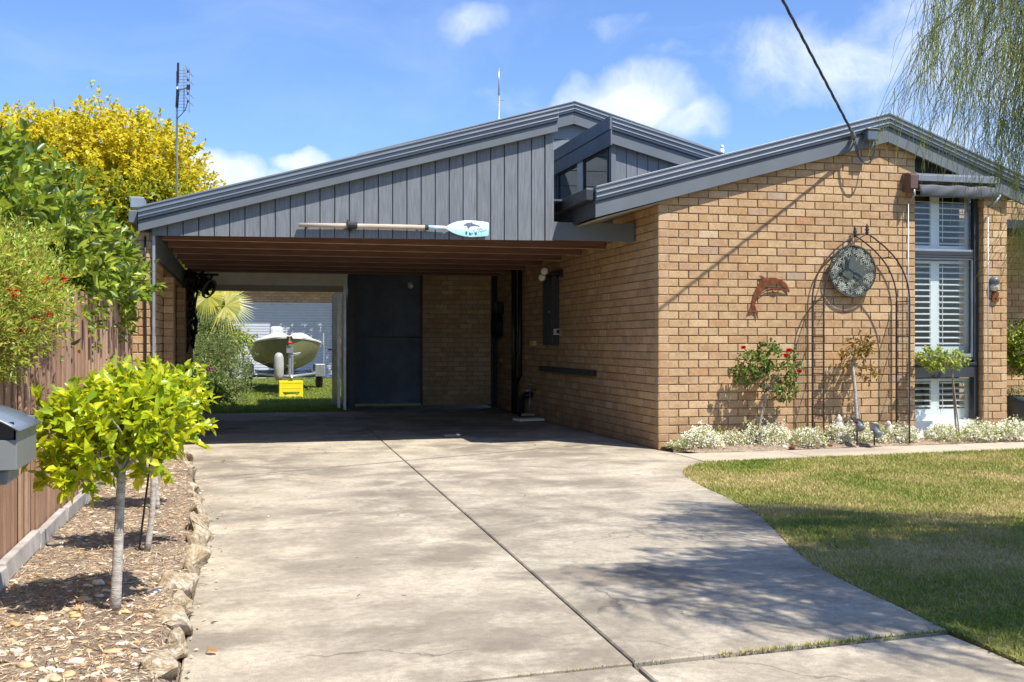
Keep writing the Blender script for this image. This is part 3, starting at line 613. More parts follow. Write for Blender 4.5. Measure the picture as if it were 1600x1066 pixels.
mb=MB(); mb.lathe((q.x,YB-.04,q.z),[(.02,.01),(.045,0),(.05,-.03),(.035,-.055),(.0,-.06)][::-1],14,'y'); mb.build('lens',M['white'],sl_,smooth=True)
mb=MB(); mb.box(q.x-.04,q.x+.04,YB-.034,YB-.028,q.z-.03,q.z+.07); mb.build('mount',M['dullw'],sl_)
wall((3.135,YB,0),(1,0,0),(0,-1,0),[(0,0),(1.5,0),(1.5,2.4),(0,2.4)],carport,'back_wall',.11)
q=onY(768,500,18.35).x; q2=onY(777.5,500,18.35).x; mb=MB(); mb.box(q,q2,18.3,18.4,0,2.30); mb.build('post',M['black'],carport,bevel=.004)
# ================================================================== HOUSE
Y0=10.79; XS=4.26
house=thing('brick_house','single storey cream brick house with charcoal gable roof, window and side wall','house',(5.5,Y0,0))
YD=Y0-.055
D0=onY(929,292,YD);D1=onY(1385.5,177.5,YD);D2=onY(1640,296,YD)
sL=(D1.z-D0.z)/(D1.x-D0.x);sR=(D2.z-D1.z)/(D2.x-D1.x)
CAP2=.150; BR2=.172
dl=lambda x:D0.z+(x-D0.x)*sL; dr=lambda x:D1.z+(x-D1.x)*sR
ED=.27
topw=[(x,min(dl(x),dr(x))-ED) for x in (XS,D1.x,7.335)]
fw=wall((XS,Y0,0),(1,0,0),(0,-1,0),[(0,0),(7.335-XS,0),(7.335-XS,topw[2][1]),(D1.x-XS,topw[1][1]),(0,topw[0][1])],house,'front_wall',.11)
wall((XS-.002,Y0+.004,0),(0,1,0),(-1,0,0),[(0,-.02),(7.55,-.02),(7.55,2.62),(0,2.62)],house,'side_wall',.11,phase=1)
wall((7.33,Y0+.014,0),(0,1,0),(1,0,0),[(0,0),(.1,0),(.1,2.9),(0,2.9)],house,'reveal_wall',.06)
# pier on the right
px0,px1=8.225,8.535
wall((px0,Y0,0),(1,0,0),(0,-1,0),[(0,0),(px1-px0,0),(px1-px0,2.86),(0,2.86)],house,'pier',.22)
wall((px0-.002,Y0+.004,0),(0,1,0),(-1,0,0),[(0,0),(.23,0),(.23,2.86),(0,2.86)],house,'pier_return',.05,phase=1)
wall((px1+.002,Y0+.004,0),(0,1,0),(1,0,0),[(0,0),(.23,0),(.23,2.86),(0,2.86)],house,'pier_return',.05,phase=1)
# porch recess
wall((8.35,13.2,0),(1,0,0),(0,-1,0),[(0,0),(5.5,0),(5.5,3.3),(0,3.3)],house,'porch_wall',.11)
mb=MB(); mb.box(8.56,13,12.2,13.17,2.62,2.72); mb.build('porch_ceiling',M['dark'],house)
mb=MB(); mb.box(7.0,8.34,12.9,13.0,0,2.9); mb.build('inner_wall',M['inside'],house)
raked(house,D0.x,D1.x,D0.z,D1.z,YD-.03,CAP2,BR2); raked(house,D1.x,D2.x+2.6,D1.z,D2.z+2.6*sR,YD-.03,CAP2,BR2)
for s,(xa,za,xb,zb) in enumerate([(D0.x,D0.z,D1.x,D1.z),(D1.x,D1.z,D2.x+2.6,D2.z+2.6*sR)]):
    mb=MB(); xm=min(xb,8.62); zm=za+(zb-za)*(xm-xa)/(xb-xa); mb.prism([(xa,YD+.065,za-.015),(xm,YD+.065,zm-.015),(xm,YD+.065,zm-.07),(xa,YD+.065,za-.07)],(0,9.0,0))
    if xm<xb: mb.prism([(xm+.001,YD+.065,zm-.015),(xb,YD+.065,zb-.015),(xb,YD+.065,zb-.07),(xm+.001,YD+.065,zm-.07)],(0,.45,0))
    mb.build('roof_sheet',M['roofsteel'],house)
mb=MB(); mb.prism([(D0.x+.03,YD+.01,D0.z-.328),(XS+.06,YD+.01,dl(XS+.06)-.328),(XS+.06,YD+.01,dl(XS+.06)-.342),(D0.x+.03,YD+.01,D0.z-.342)],(0,9,0)); mb.build('soffit',M['soffit'],house)
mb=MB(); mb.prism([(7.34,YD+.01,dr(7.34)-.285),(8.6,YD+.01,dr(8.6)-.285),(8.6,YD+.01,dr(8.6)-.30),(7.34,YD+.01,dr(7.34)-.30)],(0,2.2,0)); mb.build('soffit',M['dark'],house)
mb=MB(); mb.box(D0.x-.012,D0.x+.02,YD+.0,19.6,D0.z-.315,D0.z-.14); mb.build('eave_fascia',M['dark'],house,bevel=.003)
mb=MB(); mb.box(D0.x-.10,D0.x-.014,YD-.02,19.6,D0.z-.145,D0.z-.02); mb.build('gutter',M['dark'],house,bevel=.01)
# clerestory
YC=12.15; C0=onY(953,184,YC); C1=onY(1129,241,YC); cs=(C1.z-C0.z)/(C1.x-C0.x); cz=lambda x:C0.z+(x-C0.x)*cs
cl=thing('clerestory_roof','raised clerestory roof section with side windows and grey vertical boards, between the gables','roof',(5,YC,2.6))
raked(cl,C0.x,C0.x+2.6,C0.z,cz(C0.x+2.6),YC-.05,.15,.16)
raked_top=None
mb=MB(); mb.prism([(C0.x,YC+.0,C0.z-.02),(C0.x+2.6,YC,cz(C0.x+2.6)-.02),(C0.x+2.6,YC,cz(C0.x+2.6)-.09),(C0.x,YC,C0.z-.09)],(0,2.5,0)); mb.build('roof_sheet',M['roofsteel'],cl)
FH=.335
mb=MB(); mb.box(C0.x-.03,C0.x,YC-.08,14.6,C0.z-FH*.45,C0.z+.005); mb.box(C0.x-.018,C0.x,YC-.08,14.6,C0.z-FH,C0.z-FH*.45-.006); mb.build('side_fascia',M['grey'],cl,bevel=.003)
xw=C0.x+.03; mb=MB()
nb=13
for i in range(nb):
    xa=xw+.05+i*.135+.003; xb=xa+.129; mb.prism([(xa,YC+.03,2.6),(xb,YC+.03,2.6),(xb,YC+.03,cz(xb)-.28),(xa,YC+.03,cz(xa)-.28)],(0,.02,0))
mb.build('vertical_boards',M['clad'],cl,bevel=.002)
mb=MB(); mb.box(xw+.05,xw+1.9,YC+.053,YC+.08,2.6,3.2); mb.prism([(xw,YC+.053,3.2),(xw+1.9,YC+.053,3.2),(xw+1.9,YC+.053,cz(xw+1.9)-.1),(xw,YC+.053,cz(xw)-.1)],(0,.027,0)); mb.build('board_backing',M['dark'],cl)
mb=MB(); mb.box(xw-.015,xw+.045,YC+.0,YC+.085,2.6,C0.z-.2); mb.build('corner_post',M['grey'],cl,bevel=.003)
# side windows
def y_at(u,X): s=(u-800)/FX; return X*(FW[1]+RT[1]*s)/(FW[0]+RT[0]*s)
wn=[(y_at(951,xw),y_at(912,xw)),(y_at(904,xw),y_at(872,xw))]
for ya,yb in wn:
    m=MB(); zt,zb_=C0.z-.35,2.9; m.box(xw-.01,xw+.03,ya,ya+.035,zb_,zt); m.box(xw-.01,xw+.03,yb-.035,yb,zb_,zt); m.box(xw-.01,xw+.03,ya,yb,zt,zt+.035); m.box(xw-.01,xw+.03,ya,yb,zb_-.03,zb_); w_=m.build('window',M['dark'],cl,bevel=.002)
    m=MB(); m.box(xw+.005,xw+.011,ya+.035,yb-.035,zb_,zt); m.build('pane',M['darkglass'],w_)
mb=MB(); mb.box(xw-.02,xw+.04,wn[0][1],wn[1][0],2.6,C0.z-.3); mb.build('mullion',M['dullw'],cl,bevel=.003)
mb=MB(); mb.box(xw-.005,xw+.04,YC+.09,14.6,2.55,2.88); mb.build('sill_board',M['grey'],cl)
mb=MB(); mb.box(xw+1.3,xw+1.35,YC+.1,14.6,2.6,3.4); mb.box(xw+.04,xw+1.3,14.55,14.6,2.6,3.6); mb.build('inner_wall',M['statue'],cl)
# upper rear roof
YU=14.6; U0=onY(558,241.8,YU);U1=onY(895.5,159,YU); 
ur=thing('upper_roof','highest rear roof peak with horizontal grey boards, behind the carport gable','roof',(4,YU,2.8))
us=(U1.z-U0.z)/(U1.x-U0.x); raked(ur,U0.x,U1.x,U0.z,U1.z,YU-.05,.15,.17); 
ue=U1.x+2.9; raked(ur,U1.x,ue,U1.z,U1.z-2.9*.28,YU-.05,.15,.17)
mb=MB(); mb.prism([(U0.x,YU,U0.z-.02),(U1.x,YU,U1.z-.02),(ue,YU,U1.z-2.9*.28-.02),(ue,YU,U1.z-2.9*.28-.09),(U1.x,YU,U1.z-.09),(U0.x,YU,U0.z-.09)],(0,5,0)); mb.build('roof_sheet',M['roofsteel'],ur)
mb=MB(); z=2.9
uz=lambda x:(U0.z+(x-U0.x)*us if x<U1.x else U1.z-(x-U1.x)*.28)-.30
while z<U1.z-.3:
    reg=[(U0.x+.1,z+.004),(ue-.1,z+.004),(ue-.1,z+.21),(U0.x+.1,z+.21)]
    reg=clip(reg,-us,1,U0.z-.30-us*U0.x); reg=clip(reg,.28,1,U1.z-.30+.28*U1.x) if reg else reg
    if len(reg)>2: mb.prism([(p[0],YU+.05,p[1]) for p in reg],(0,.02,0))
    z+=.215
mb.build('horizontal_boards',M['hboard'],ur,bevel=.004)
mb=MB(); mb.prism([(U0.x+.1,YU+.073,2.8),(ue-.1,YU+.073,2.8),(ue-.1,YU+.073,uz(ue-.1)),(U1.x,YU+.073,uz(U1.x)),(U0.x+.1,YU+.073,uz(U0.x+.1))],(0,.03,0)); mb.build('board_backing',M['dark'],ur)
# pipes on the side wall
for u,nm in ((803,.045),(811.5,.033)):
    Y=y_at(u,XS-.07); m=MB()
    if nm>.04: m.tube([(XS-.07,Y,.0),(XS-.07,Y,1.2),(XS-.07,Y,2.3)],nm,12)
    else: m.tube([(XS-.06,Y,2.3),(XS-.06,Y,.62),(XS-.09,Y+.18,.45),(XS-.09,Y+.18,.0)],nm,12)
    m.build('downpipe',M['black'],house,smooth=True)
Y=y_at(818,XS-.1); m=MB(); m.tube([(XS+.0,Y-.15,.33),(XS-.1,Y-.15,.33),(XS-.13,Y-.02,.28),(XS-.13,Y+.0,.16),(XS-.13,Y+.02,0)],.05,12); m.build('waste_pipe',M['black'],house,smooth=True)
tp=thing('garden_tap','slim standpipe tap by the black drain pipes on the brick side wall','tap',(XS-.12,y_at(826,XS-.1),0))
Y=y_at(828,XS-.1); m=MB(); m.tube([(XS-.10,Y,0),(XS-.10,Y,.42)],.008,8); m.build('standpipe',M['zinc'],tp,smooth=True)
m=MB(); m.tube([(XS-.0,Y+.02,.42),(XS-.10,Y,.43),(XS-.16,Y-.02,.40)],.014,8); m.lathe((XS-.10,Y,.44),[(.012,0),(.012,.03),(.03,.035),(.03,.045)],10); m.build('spout',M['silver'],tp,smooth=True)
m=MB(); m.obox((XS-.25,y_at(826,XS-.25),.012),(1,.2,0),(-.2,1,0),(0,0,1),.20,.13,.02); tag(m.build('drain_surround',M['alyw'],bevel=.012),'chipped whitish concrete drain surround at the foot of the black pipes','drain')
m=MB(); m.obox((XS-.12,y_at(812,XS-.25),.05),(1,-.3,0),(.3,1,0),(0,0,1),.10,.07,.018); tag(m.build('broken_slab',M['conc'],bevel=.008),'small broken concrete slab lying on the whitish drain surround','slab')
# hose coil hung on wall
hc=thing('hose_reel','black coiled hose hanging on the brick wall deep inside the carport','hose',(XS-.08,17.9,1.5))
m=MB()
for k in range(6):
    r=.19+.012*(k%3); m.tube([(XS-.05-.02*k,17.9+r*math.cos(a),1.42+r*1.15*math.sin(a)) for a in np.linspace(0,6.283,22)],.011,6,False)
m.build('coil',M['black'],hc,smooth=True)
m=MB(); m.box(XS-.14,XS-.002,17.8,18.0,1.6,1.80); m.build('hanger',M['black'],hc,bevel=.01)
# meter box and friends
my0,my1=14.5,15.0; mzt,mzb=2.06,1.09
mt=thing('meter_box','tall narrow black meter box on the shaded brick side wall','meter box',(XS-.05,14.75,mzb))
m=MB(); m.box(XS-.10,XS-.003,my0,my1,mzb,mzt); m.build('cabinet',M['dark'],mt,bevel=.006)
m=MB(); m.box(XS-.108,XS-.1005,my0+.02,my1-.02,mzb+.02,mzt-.03); m.build('door',M['dark'],mt,bevel=.003)
m=MB(); m.prism([(XS-.13,my0-.02,mzt),(XS-.003,my0-.02,mzt),(XS-.003,my0-.02,mzt+.05)],(0,my1-my0+.04,0)); m.build('rain_hood',M['dark'],mt)
m=MB(); m.box(XS-.1115,XS-.1085,my0+.10,my0+.17,1.55,1.565); m.build('latch',M['silver'],mt)
p=onX(871,519,XS-.03); lb=thing('key_safe','small pale grey lock box beside the black meter box','lock box',(XS,p.y,p.z))
m=MB(); m.box(XS-.09,XS-.003,p.y-.05,p.y+.08,p.z-.04,p.z+.045); m.build('body',M['dullw'],lb,bevel=.006); m=MB(); m.box(XS-.06,XS-.015,p.y-.056,p.y-.051,p.z-.02,p.z+.03); m.build('keypad',M['black'],lb)
p=onX(833,536.5,XS-.03); sc=thing('power_point','small tan box fixed low on the shaded brick side wall','outlet',(XS,p.y,p.z))
m=MB(); m.box(XS-.055,XS-.003,p.y-.10,p.y+.10,p.z-.04,p.z+.04); m.build('housing',simple('tan_plastic',(.80,.58,.22),.5),sc,bevel=.006); m=MB(); m.box(XS-.059,XS-.0555,p.y-.08,p.y-.0,p.z-.03,p.z+.03); m.build('cover',simple('tan_cover',(.7,.5,.2),.4),sc,bevel=.002)
q0=onX(848,577.5,XS);q1=onX(932.5,586,XS); wt=MB(); wt.box(XS-.06,XS-.003,q1.y,q0.y,.71,.785); tag(wt.build('wall_rail',M['black'],bevel=.005),'long flat black timber rail fixed low on the brick side wall','rail')
p=onX(862,428,XS-.12); sp=thing('security_light','twin spot security light above the black meter box','security light',(XS,p.y,p.z))
m=MB(); m.box(XS-.05,XS-.003,p.y-.16,p.y+.05,p.z-.05,p.z+.05); m.tube([(XS-.05,p.y-.05,p.z+.0),(XS-.16,p.y-.04,p.z+.01)],.02,8); m.build('bracket',M['black'],sp,bevel=.005)
for dy,dz_ in ((.02,.035),(.14,-.045)):
    m=MB(); c=Vector((XS-.22,p.y+dy,p.z+dz_)); d=Vector((-.55,-.8,.1)).normalized()
    m.tube([c-d*.09,c-d*.05,c-d*.01,c],[.022,.045,.058,.06],14); s_=m.build('spot_head',M['plasticgrey'],sp,smooth=False)
    m=MB(); m.tube([c+d*.001,c+d*.006,c+d*.012],[.052,.045,.02],14); m.build('lens',M['white'],s_,smooth=True)
# vent pipes and masts
p=atT(1128.5,236,17); vp=MB(); vp.tube([(p.x,p.y,2.6),(p.x,p.y,onY(1128,230,p.y).z)],.028,10); vp.lathe((p.x,p.y,onY(1128,229,p.y).z),[(.030,-.03),(.030,.0),(.02,.02),(0,.025)],10); tag(vp.build('vent_pipe',M['white'],smooth=True),'short white vent pipe rising behind the charcoal roof ridge','vent')
YM=17.0; a=onY(779.5,107,YM); ms=thing('aerial_mast','thin bare whip aerial standing behind the roof peak','aerial',(a.x,YM,3))
m=MB(); m.tube([(a.x,YM,2.4),(a.x,YM,onY(779,150,YM).z)],.014,8); m.tube([(a.x,YM,onY(779,150,YM).z),(a.x,YM,a.z)],.011,8); m.build('mast',M['zinc'],ms,smooth=True)
m=MB(); m.box(a.x-.02,a.x+.09,YM-.01,YM+.01,onY(779,156,YM).z-.008,onY(779,156,YM).z+.008); m.build('bracket',M['zinc'],ms)
YA=16.5; z=lambda v:onY(276,v,YA).z; xx=lambda u,v=200:onY(u,v,YA).x
an=thing('tv_antenna','tall television antenna with a grid panel, in front of the yellow tree','antenna',(xx(276),YA,2))
m=MB(); m.tube([(xx(276),YA,2.3),(xx(276.5),YA,z(190)),(xx(277),YA,z(112))],.016,8); m.build('mast',M['zinc'],an,smooth=True)
m=MB(); m.tube([(xx(277)+.01,YA-.03,z(130)),(xx(278.5),YA-.03,z(99))],.017,8); m.tube([(xx(276.4),YA-.02,z(168)),(xx(277)+.01,YA-.02,z(140))],.022,8); m.build('dark_sleeve',M['black'],an)
m=MB(); m.tube([(xx(288),YA-.1,z(176)),(xx(288.5),YA-.1,z(106))],.010,6); m.tube([(xx(297.5),YA-.25,z(180)),(xx(298),YA-.25,z(113))],.012,6); m.tube([(xx(276),YA,z(142)),(xx(288),YA-.1,z(141)),(xx(298),YA-.25,z(140))],.010,6); m.build('boom',M['zinc'],an)
m=MB()
for k in range(14):
    vv=110+k*4.8; m.tube([(xx(278.5),YA+.05,z(vv-1)),(xx(294),YA-.25,z(vv+5))],.0028,4)
for vv in (117,130,151,163):
    for dv in(-1.5,1.5): m.tube([(xx(292),YA-.55,z(vv+dv)),(xx(302),YA+.1,z(vv))],.0035,4)
m.build('reflector_rods',M['zinc'],an)
m=MB()
for vv in (117,130,151,163): m=MB(); m.box(xx(293.5),xx(296),YA-.27,YA-.23,z(vv+2),z(vv-1)); m.build('clamp',M['black'],an)
m=MB(); m.box(xx(293),xx(298.5),YA-.28,YA-.22,z(145),z(138)); m.build('junction_box',M['black'],an)
m=MB(); m.tube([(xx(294.5),YA-.25,z(165)),(xx(291),YA-.2,z(175)),(xx(284),YA-.1,z(181)),(xx(277),YA-.02,z(186))],.006,6); m.build('lead',M['cable'],an,smooth=True)
mb=MB(); p=onY(204,308,12.6);q=onY(225,326,12.6); mb.box(p.x,q.x,12.55,12.9,q.z,p.z); tag(mb.build('rainwater_head',M['alum'],bevel=.008),'pale grey rainwater box at the low left end of the carport roof','rainwater head')

# ================================================================== WINDOW
YW=Y0+.115
win=thing('front_window','tall grey framed front window with white plantation shutters','window',(7.75,YW,0))
WX=lambda u:onY(u,500,YW).x; WZ=lambda v,u=1475:onY(u,v,YW).z
xl=7.345; xr=onY(1519,500,YW).x; xe=px0-.01
m=MB()
m.box(xl,xl+.03,YW-.03,YW+.05,WZ(658),WZ(289)); m.box(xr,xe,YW-.035,YW+.06,.02,2.85)
m.box(xl+.03,xr,YW-.03,YW+.05,WZ(399.5),WZ(393)); m.box(xl+.03,xr,YW-.035,YW+.05,WZ(403.2),WZ(400.2)) 
m.box(xl+.03,xr,YW-.03,YW+.05,WZ(563),WZ(558)); m.box(xl,xe,YW-.01,YW+.05,WZ(289),WZ(283)); m.build('frame',M['dark'],win,bevel=.003)
m=MB(); m.box(xl,xr,YW-.045,YW+.05,WZ(590),WZ(571)); m.box(xl,xr+.02,YW-.06,YW+.05,WZ(570.5),WZ(566)); m.build('spandrel',M['dark'],win,bevel=.004)
m=MB(); m.box(xl+.03,xr,YW-.02,YW+.0,WZ(393),WZ(390)); m.box(xl+.03,xr,YW-.02,YW,WZ(406),WZ(403.5)); m.box(xl+.03,xr,YW-.02,YW,WZ(558),WZ(553)); m.box(xr-.025,xr-.002,YW-.02,YW,WZ(553),WZ(406)); m.build('inner_frame',M['alum'],win,bevel=.002)
for vb,vt in ((390,290),(553,406),(656,591)):
    m=MB(); m.box(xl+.03,xr-.025,YW-.004,YW+.001,WZ(vb),WZ(vt)); m.build('pane',M['glass'],win)
# triangular highlight
m=MB(); zt=lambda x:dr(x)-.30
m.prism([(xl,YW,WZ(276)),(xe+.3,YW,WZ(276)),(xl+.0,YW,zt(xl)-.12)],(0,.006,0)); m.build('highlight_pane',M['darkglass'],win)
m=MB(); m.prism([(xl,YW-.02,zt(xl)),(xe+.3,YW-.02,zt(xe+.3)),(xe+.3,YW-.02,zt(xe+.3)-.10),(xl,YW-.02,zt(xl)-.12)],(0,.06,0)); m.build('raked_frame',M['dark'],win,bevel=.003)
# shutters
YS=YW+.10
for k,(vb,vt) in enumerate(((390,292),(553,407),(657,592))):
    z0,z1=WZ(vb),WZ(vt)
    for j,(ua,ub,sl0,sl1) in enumerate(((1424,1465,8,11),(1465,1519,2.5,10))):
        xa,xb=onY(ua,400,YS).x,onY(ub,400,YS).x; pxm=(xb-xa)/(ub-ua)
        if j==0: xa=xl+.01
        sh=MB(); a_,b_=xa+.01,xa+max(.02,sl0*pxm) ; c_=xb-sl1*pxm
        if j==0: b_=xa+.03
        rail=.09 if k!=2 else .13
        sh.box(xa,b_,YS,YS+.03,z0,z1); sh.box(c_,xb-.002,YS,YS+.03,z0,z1); sh.box(b_,c_,YS,YS+.03,z0,z0+(rail if k else .05)); sh.box(b_,c_,YS,YS+.03,z1-(.03 if k else .04),z1)
        so=sh.build('shutter',M['white'],win,bevel=.002)
        lv=MB(); zz=z0+(rail if k else .05)+.03
        while zz<z1-.04:
            lv.obox(((b_+c_)/2,YS+.015,zz),(1,0,0),(0,math.cos(R(14)),math.sin(R(14))),(0,-math.sin(R(14)),math.cos(R(14))),(c_-b_)/2,.031,.0045); zz+=.068
        lv.tube([(b_+.03,YS-.02,z0+.1),(b_+.03,YS-.02,z1-.05)],.004,6); lv.build('louvres',M['white'],so)
m=MB(); m.box(xl,xe,YS+.9,YS+.92,0,2.9); m.box(xl-.03,xl,YS-.1,YS+.9,0,2.9); m.box(xe,xe+.03,YS+.25,YS+.9,0,2.9); m.box(xl,xe,YS-.02,YS+.9,-.02,.0); m.build('room',M['inside'],win)
m=MB(); m.box(xl,xe,YW-.03,YW+.12,.0,WZ(657)); m.build('sill',M['white'],win)
# awning
aw=thing('window_awning','rolled grey fabric awning with side guide wires over the front window','awning',(7.8,Y0-.1,2.6))
YWn=Y0-.10; AX=lambda u:onY(u,300,YWn).x; AZ=lambda v:onY(1490,v,YWn).z
m=MB(); m.prism([(AX(1430),YWn-.06,AZ(286)),(AX(1430),YWn-.06,AZ(277)),(AX(1430),YWn+.0,AZ(273)),(AX(1430),YWn+.12,AZ(273)),(AX(1430),YWn+.12,AZ(286))],(AX(1557)-AX(1430),0,0)); m.build('hood',M['cap'],aw,bevel=.004)
m=MB(); m.tube([(AX(1434),YWn+.02,AZ(293)),(AX(1554),YWn+.02,AZ(293))],.035,12); m.build('roller_tube',M['black'],aw,smooth=True)
m=MB(); pts=[]; n=24
V=[];F=[]
for i in range(n+1):
    xx_=AX(1433)+(AX(1556)-AX(1433))*i/n
    for k in range(7):
        kk=k/6; V.append((xx_,YWn-.035-.02*math.sin(kk*3.1)+.006*math.sin(i*.9+k),AZ(291)+(AZ(310)-AZ(291))*kk+ .004*math.sin(i*.7)))
    
for i in range(n):
    for k in range(6): o=i*7+k; F.append((o,o+7,o+8,o+1))
m.add(V,F); o=m.build('rolled_fabric',M['awning'],aw,smooth=True); so=o.modifiers.new('th','SOLIDIFY'); so.thickness=.004
m=MB(); m.prism([(AX(1417),YWn-.07,AZ(298)),(AX(1417),YWn-.07,AZ(277)),(AX(1417),YWn-.01,AZ(273)),(AX(1417),YWn+.095,AZ(273)),(AX(1417),YWn+.095,AZ(300)),(AX(1417),YWn+.0,AZ(304))],(AX(1429)-AX(1417),0,0)); m.build('end_bracket',simple('brown_bracket',(.10,.055,.04),.5),aw,bevel=.006)
m=MB(); m.tube([(AX(1424),YWn-.05,AZ(298)),(AX(1424),YWn-.06,AZ(308)),(AX(1422),YWn+.0,AZ(318))],.012,8); m.build('arm',M['alum'],aw,smooth=True); m=MB(); m.tube([(AX(1560),YWn-.03,AZ(303)),(AX(1552),YWn-.05,AZ(314)),(AX(1547),YWn+.02,AZ(322))],.014,8); m.build('arm',M['alum'],aw,smooth=True)
for u in (1423,1548):
    m=MB(); m.tube([(AX(u),YWn+.045,AZ(318)),(AX(u),YWn+.045,.10)],.0055,8); m.build('guide_wire',M['zinc'],aw,smooth=True)
# number & lamp
q=onY(1555,465,Y0-.02)
cu=bpy.data.curves.new('digit','FONT'); cu.body='8'; cu.size=.20; cu.extrude=.006; cu.offset=.006; cu.align_x='CENTER'; cu.align_y='CENTER'
cu.materials.append(M['rust']); tmp=bpy.data.objects.new('tmp',cu); COL.objects.link(tmp); bpy.context.view_layer.update(); me8=bpy.data.meshes.new_from_object(tmp.evaluated_get(bpy.context.evaluated_depsgraph_get())); bpy.data.objects.remove(tmp); no=bpy.data.objects.new('house_number',me8); COL.objects.link(no); no.location=(q.x,Y0-.022,q.z); no.rotation_euler=(R(90),0,0); no.scale=(.95,.88,1)
tag(no,'rust red numeral 8 on the slim brick pier','house number')
q=onY(1555,444,Y0-.04); wl=thing('wall_lamp','small round grey lamp just above the number 8','lamp',(q.x,Y0,q.z))
m=MB(); m.lathe((q.x,Y0-.01,q.z+.035),[(0,-.075),(.03,-.068),(.045,-.05),(.05,-.02),(.05,.008)],16,'y'); m.build('cap',M['plasticgrey'],wl,smooth=True)
m=MB(); m.lathe((q.x,Y0-.01,q.z-.035),[(0,-.055),(.03,-.05),(.045,-.03),(.048,.008)],16,'y'); m.build('glass',M['dullw'],wl,smooth=True)
# service box, insulator, cable
YV=YD-.07; p=onY(1359,213,YV)
sb=thing('service_box','small blue grey power connection box under the front roof peak','junction box',(p.x,YV,p.z))
m=MB(); m.box(p.x-.065,p.x+.075,YV-.065,YV+.04,p.z-.055,p.z+.06); m.build('housing',simple('blue_grey_box',(.10,.12,.16),.35),sb,bevel=.012)
m=MB(); m.box(p.x-.075,p.x+.085,YV-.075,YV+.04,p.z+.061,p.z+.075); m.build('lid',M['plasticgrey'],sb,bevel=.004)
att=onY(1335,214,YV-.03)
ca=thing('power_cable','black twisted overhead power cable running down to the front roof peak','cable',tuple(att))
d=Vector((-1.107,-1,.659)); far=att+d*13
pts=[]; 
for i in range(41):
    k=i/40; q=att.lerp(far,k); q.z-=.35*math.sin(math.pi*k)*.5; pts.append(q)
# keep the first metres on the sight line seen in the place
m=MB(); n=0
dense=[]
for i in range(240):
    k=i/239; f=k*40; a_=int(min(39,f)); q=pts[a_].lerp(pts[a_+1],f-a_); dense.append(q)
for ph in (0,2.09,4.18):
    m.tube([q+Vector((math.cos(i*.9+ph),0,math.sin(i*.9+ph)))*.009 for i,q in enumerate(dense)],.008,5)
m.build('line',M['cable'],ca,smooth=True)
m=MB(); m.tube([att+Vector((0,.06,-.01)),att+Vector((-.01,0,0)),att+d*.05],[.022,.03,.022],10); m.tube([att+d*.03,att+d*.14],[.02,.012],8)
for k in (-1,1): m.tube([att+Vector((k*.035,.06,-.05)),att+Vector((k*.02,0,-.02))],.010,8)
m.build('insulator',M['plasticgrey'],ca,smooth=True)
m=MB()
for o_ in (0,.02):
    c0=att+Vector((-.01+o_,0,-.02)); c3=p+Vector((.045,-.0,-.055)); c3.y=YV-.03
    P=[]
    for i in range(17):
        k=i/16; a_=c0+Vector((.06,-.03,-.52-o_)); b_=c3+Vector((.0,-.03,-.30)); q=c0*(1-k)**3+a_*3*k*(1-k)**2*.75+b_*3*k*k*(1-k)+c3*k**3+c0*3*k*(1-k)**2*.25; P.append(q)
    m.tube(P,.007,6)
m.build('drip_loop',M['cable'],ca,smooth=True)

# ================================================================== WALL ART, ARCH
YN=Y0-.02
dp=[(358,135),(352,120),(345,100),(335,86),(325,78),(300,63),(270,54),(240,52),(215,55),(202,50),(190,42),(172,43),(184,52),(188,66),(180,80),(165,102),(148,138),(138,178),(131,218),(118,240),(105,268),(125,262),(142,256),(155,268),(166,302),(167,272),(158,240),(150,216),(154,200),(163,176),(176,158),(186,136),(212,110),(240,96),(262,91),(285,90),(305,94),(325,108),(338,124),(350,143)]
dol=thing('dolphin_wall_art','rusty metal leaping dolphin cut-out on the front brick wall','wall art',tuple(onY(1200,460,YN)))
P3=[onY(1140+a/3.807,420+b/3.807,YN) for a,b in dp]
m=MB(); m.prism([tuple(q) for q in P3],(0,.004,0)); m.build('body',M['rust'],dol)
m=MB()
for seq in ([(168,168),(190,148),(222,126),(256,118),(300,122),(344,134)],[(215,132),(245,126),(262,124),(290,128),(318,124)],[(250,122),(255,134),(268,141),(282,140),(290,134)]):
    m.tube([onY(1140+a/3.807,420+b/3.807,YN-.002) for a,b in seq],.006,5)
m.build('fin_lines',M['rust'],dol)
for a,b in ((240,80),(140,240)):
    q=onY(1140+a/3.8,420+b/3.8,YN); m=MB(); m.tube([q,q+Vector((0,.02,0))],.005,6); m.build('stud',M['rust'],dol)
# arch
arch=thing('garden_arch','tall brown wire arch with pointed top against the front brick wall','arch',(6.55,10.62,0))
XA,XB=6.03,7.07; XM=(XA+XB)/2; zs=onY(1355,470,10.5).z; zt_=onY(1355,365,10.5).z
def hoop(Y,r):
    m=MB(); 
    for sgn,xe_ in ((-1,XA),(1,XB)):
        P=[(xe_,Y,.03),(xe_,Y,.6),(xe_,Y,zs-.1),(xe_,Y,zs)]
        w=abs(XM-xe_); h=zt_-zs
        for k in np.linspace(.06,1,20):
            # ogee: convex shoulder then concave sweep up
            x=w*math.cos(k*math.pi/2)**.9 if k<1 else 0
            zz=h*(.80*math.sin(k*math.pi/2)+.20*k**4)
            P.append((XM+sgn*x,Y,zs+zz))
        m.tube(P,r,6)
    return m
for Y in (10.50,10.74):
    m=hoop(Y,.0085); m.build('hoop',M['rod'],arch,smooth=True)
    m=MB(); m.lathe((XM,Y,zt_),[(.010,-.02),(.012,0),(.022,.012),(.012,.024),(.026,.040),(.014,.056),(.018,.07),(.004,.11),(0,.115)],8); m.build('finial',M['rod'],arch,smooth=True)
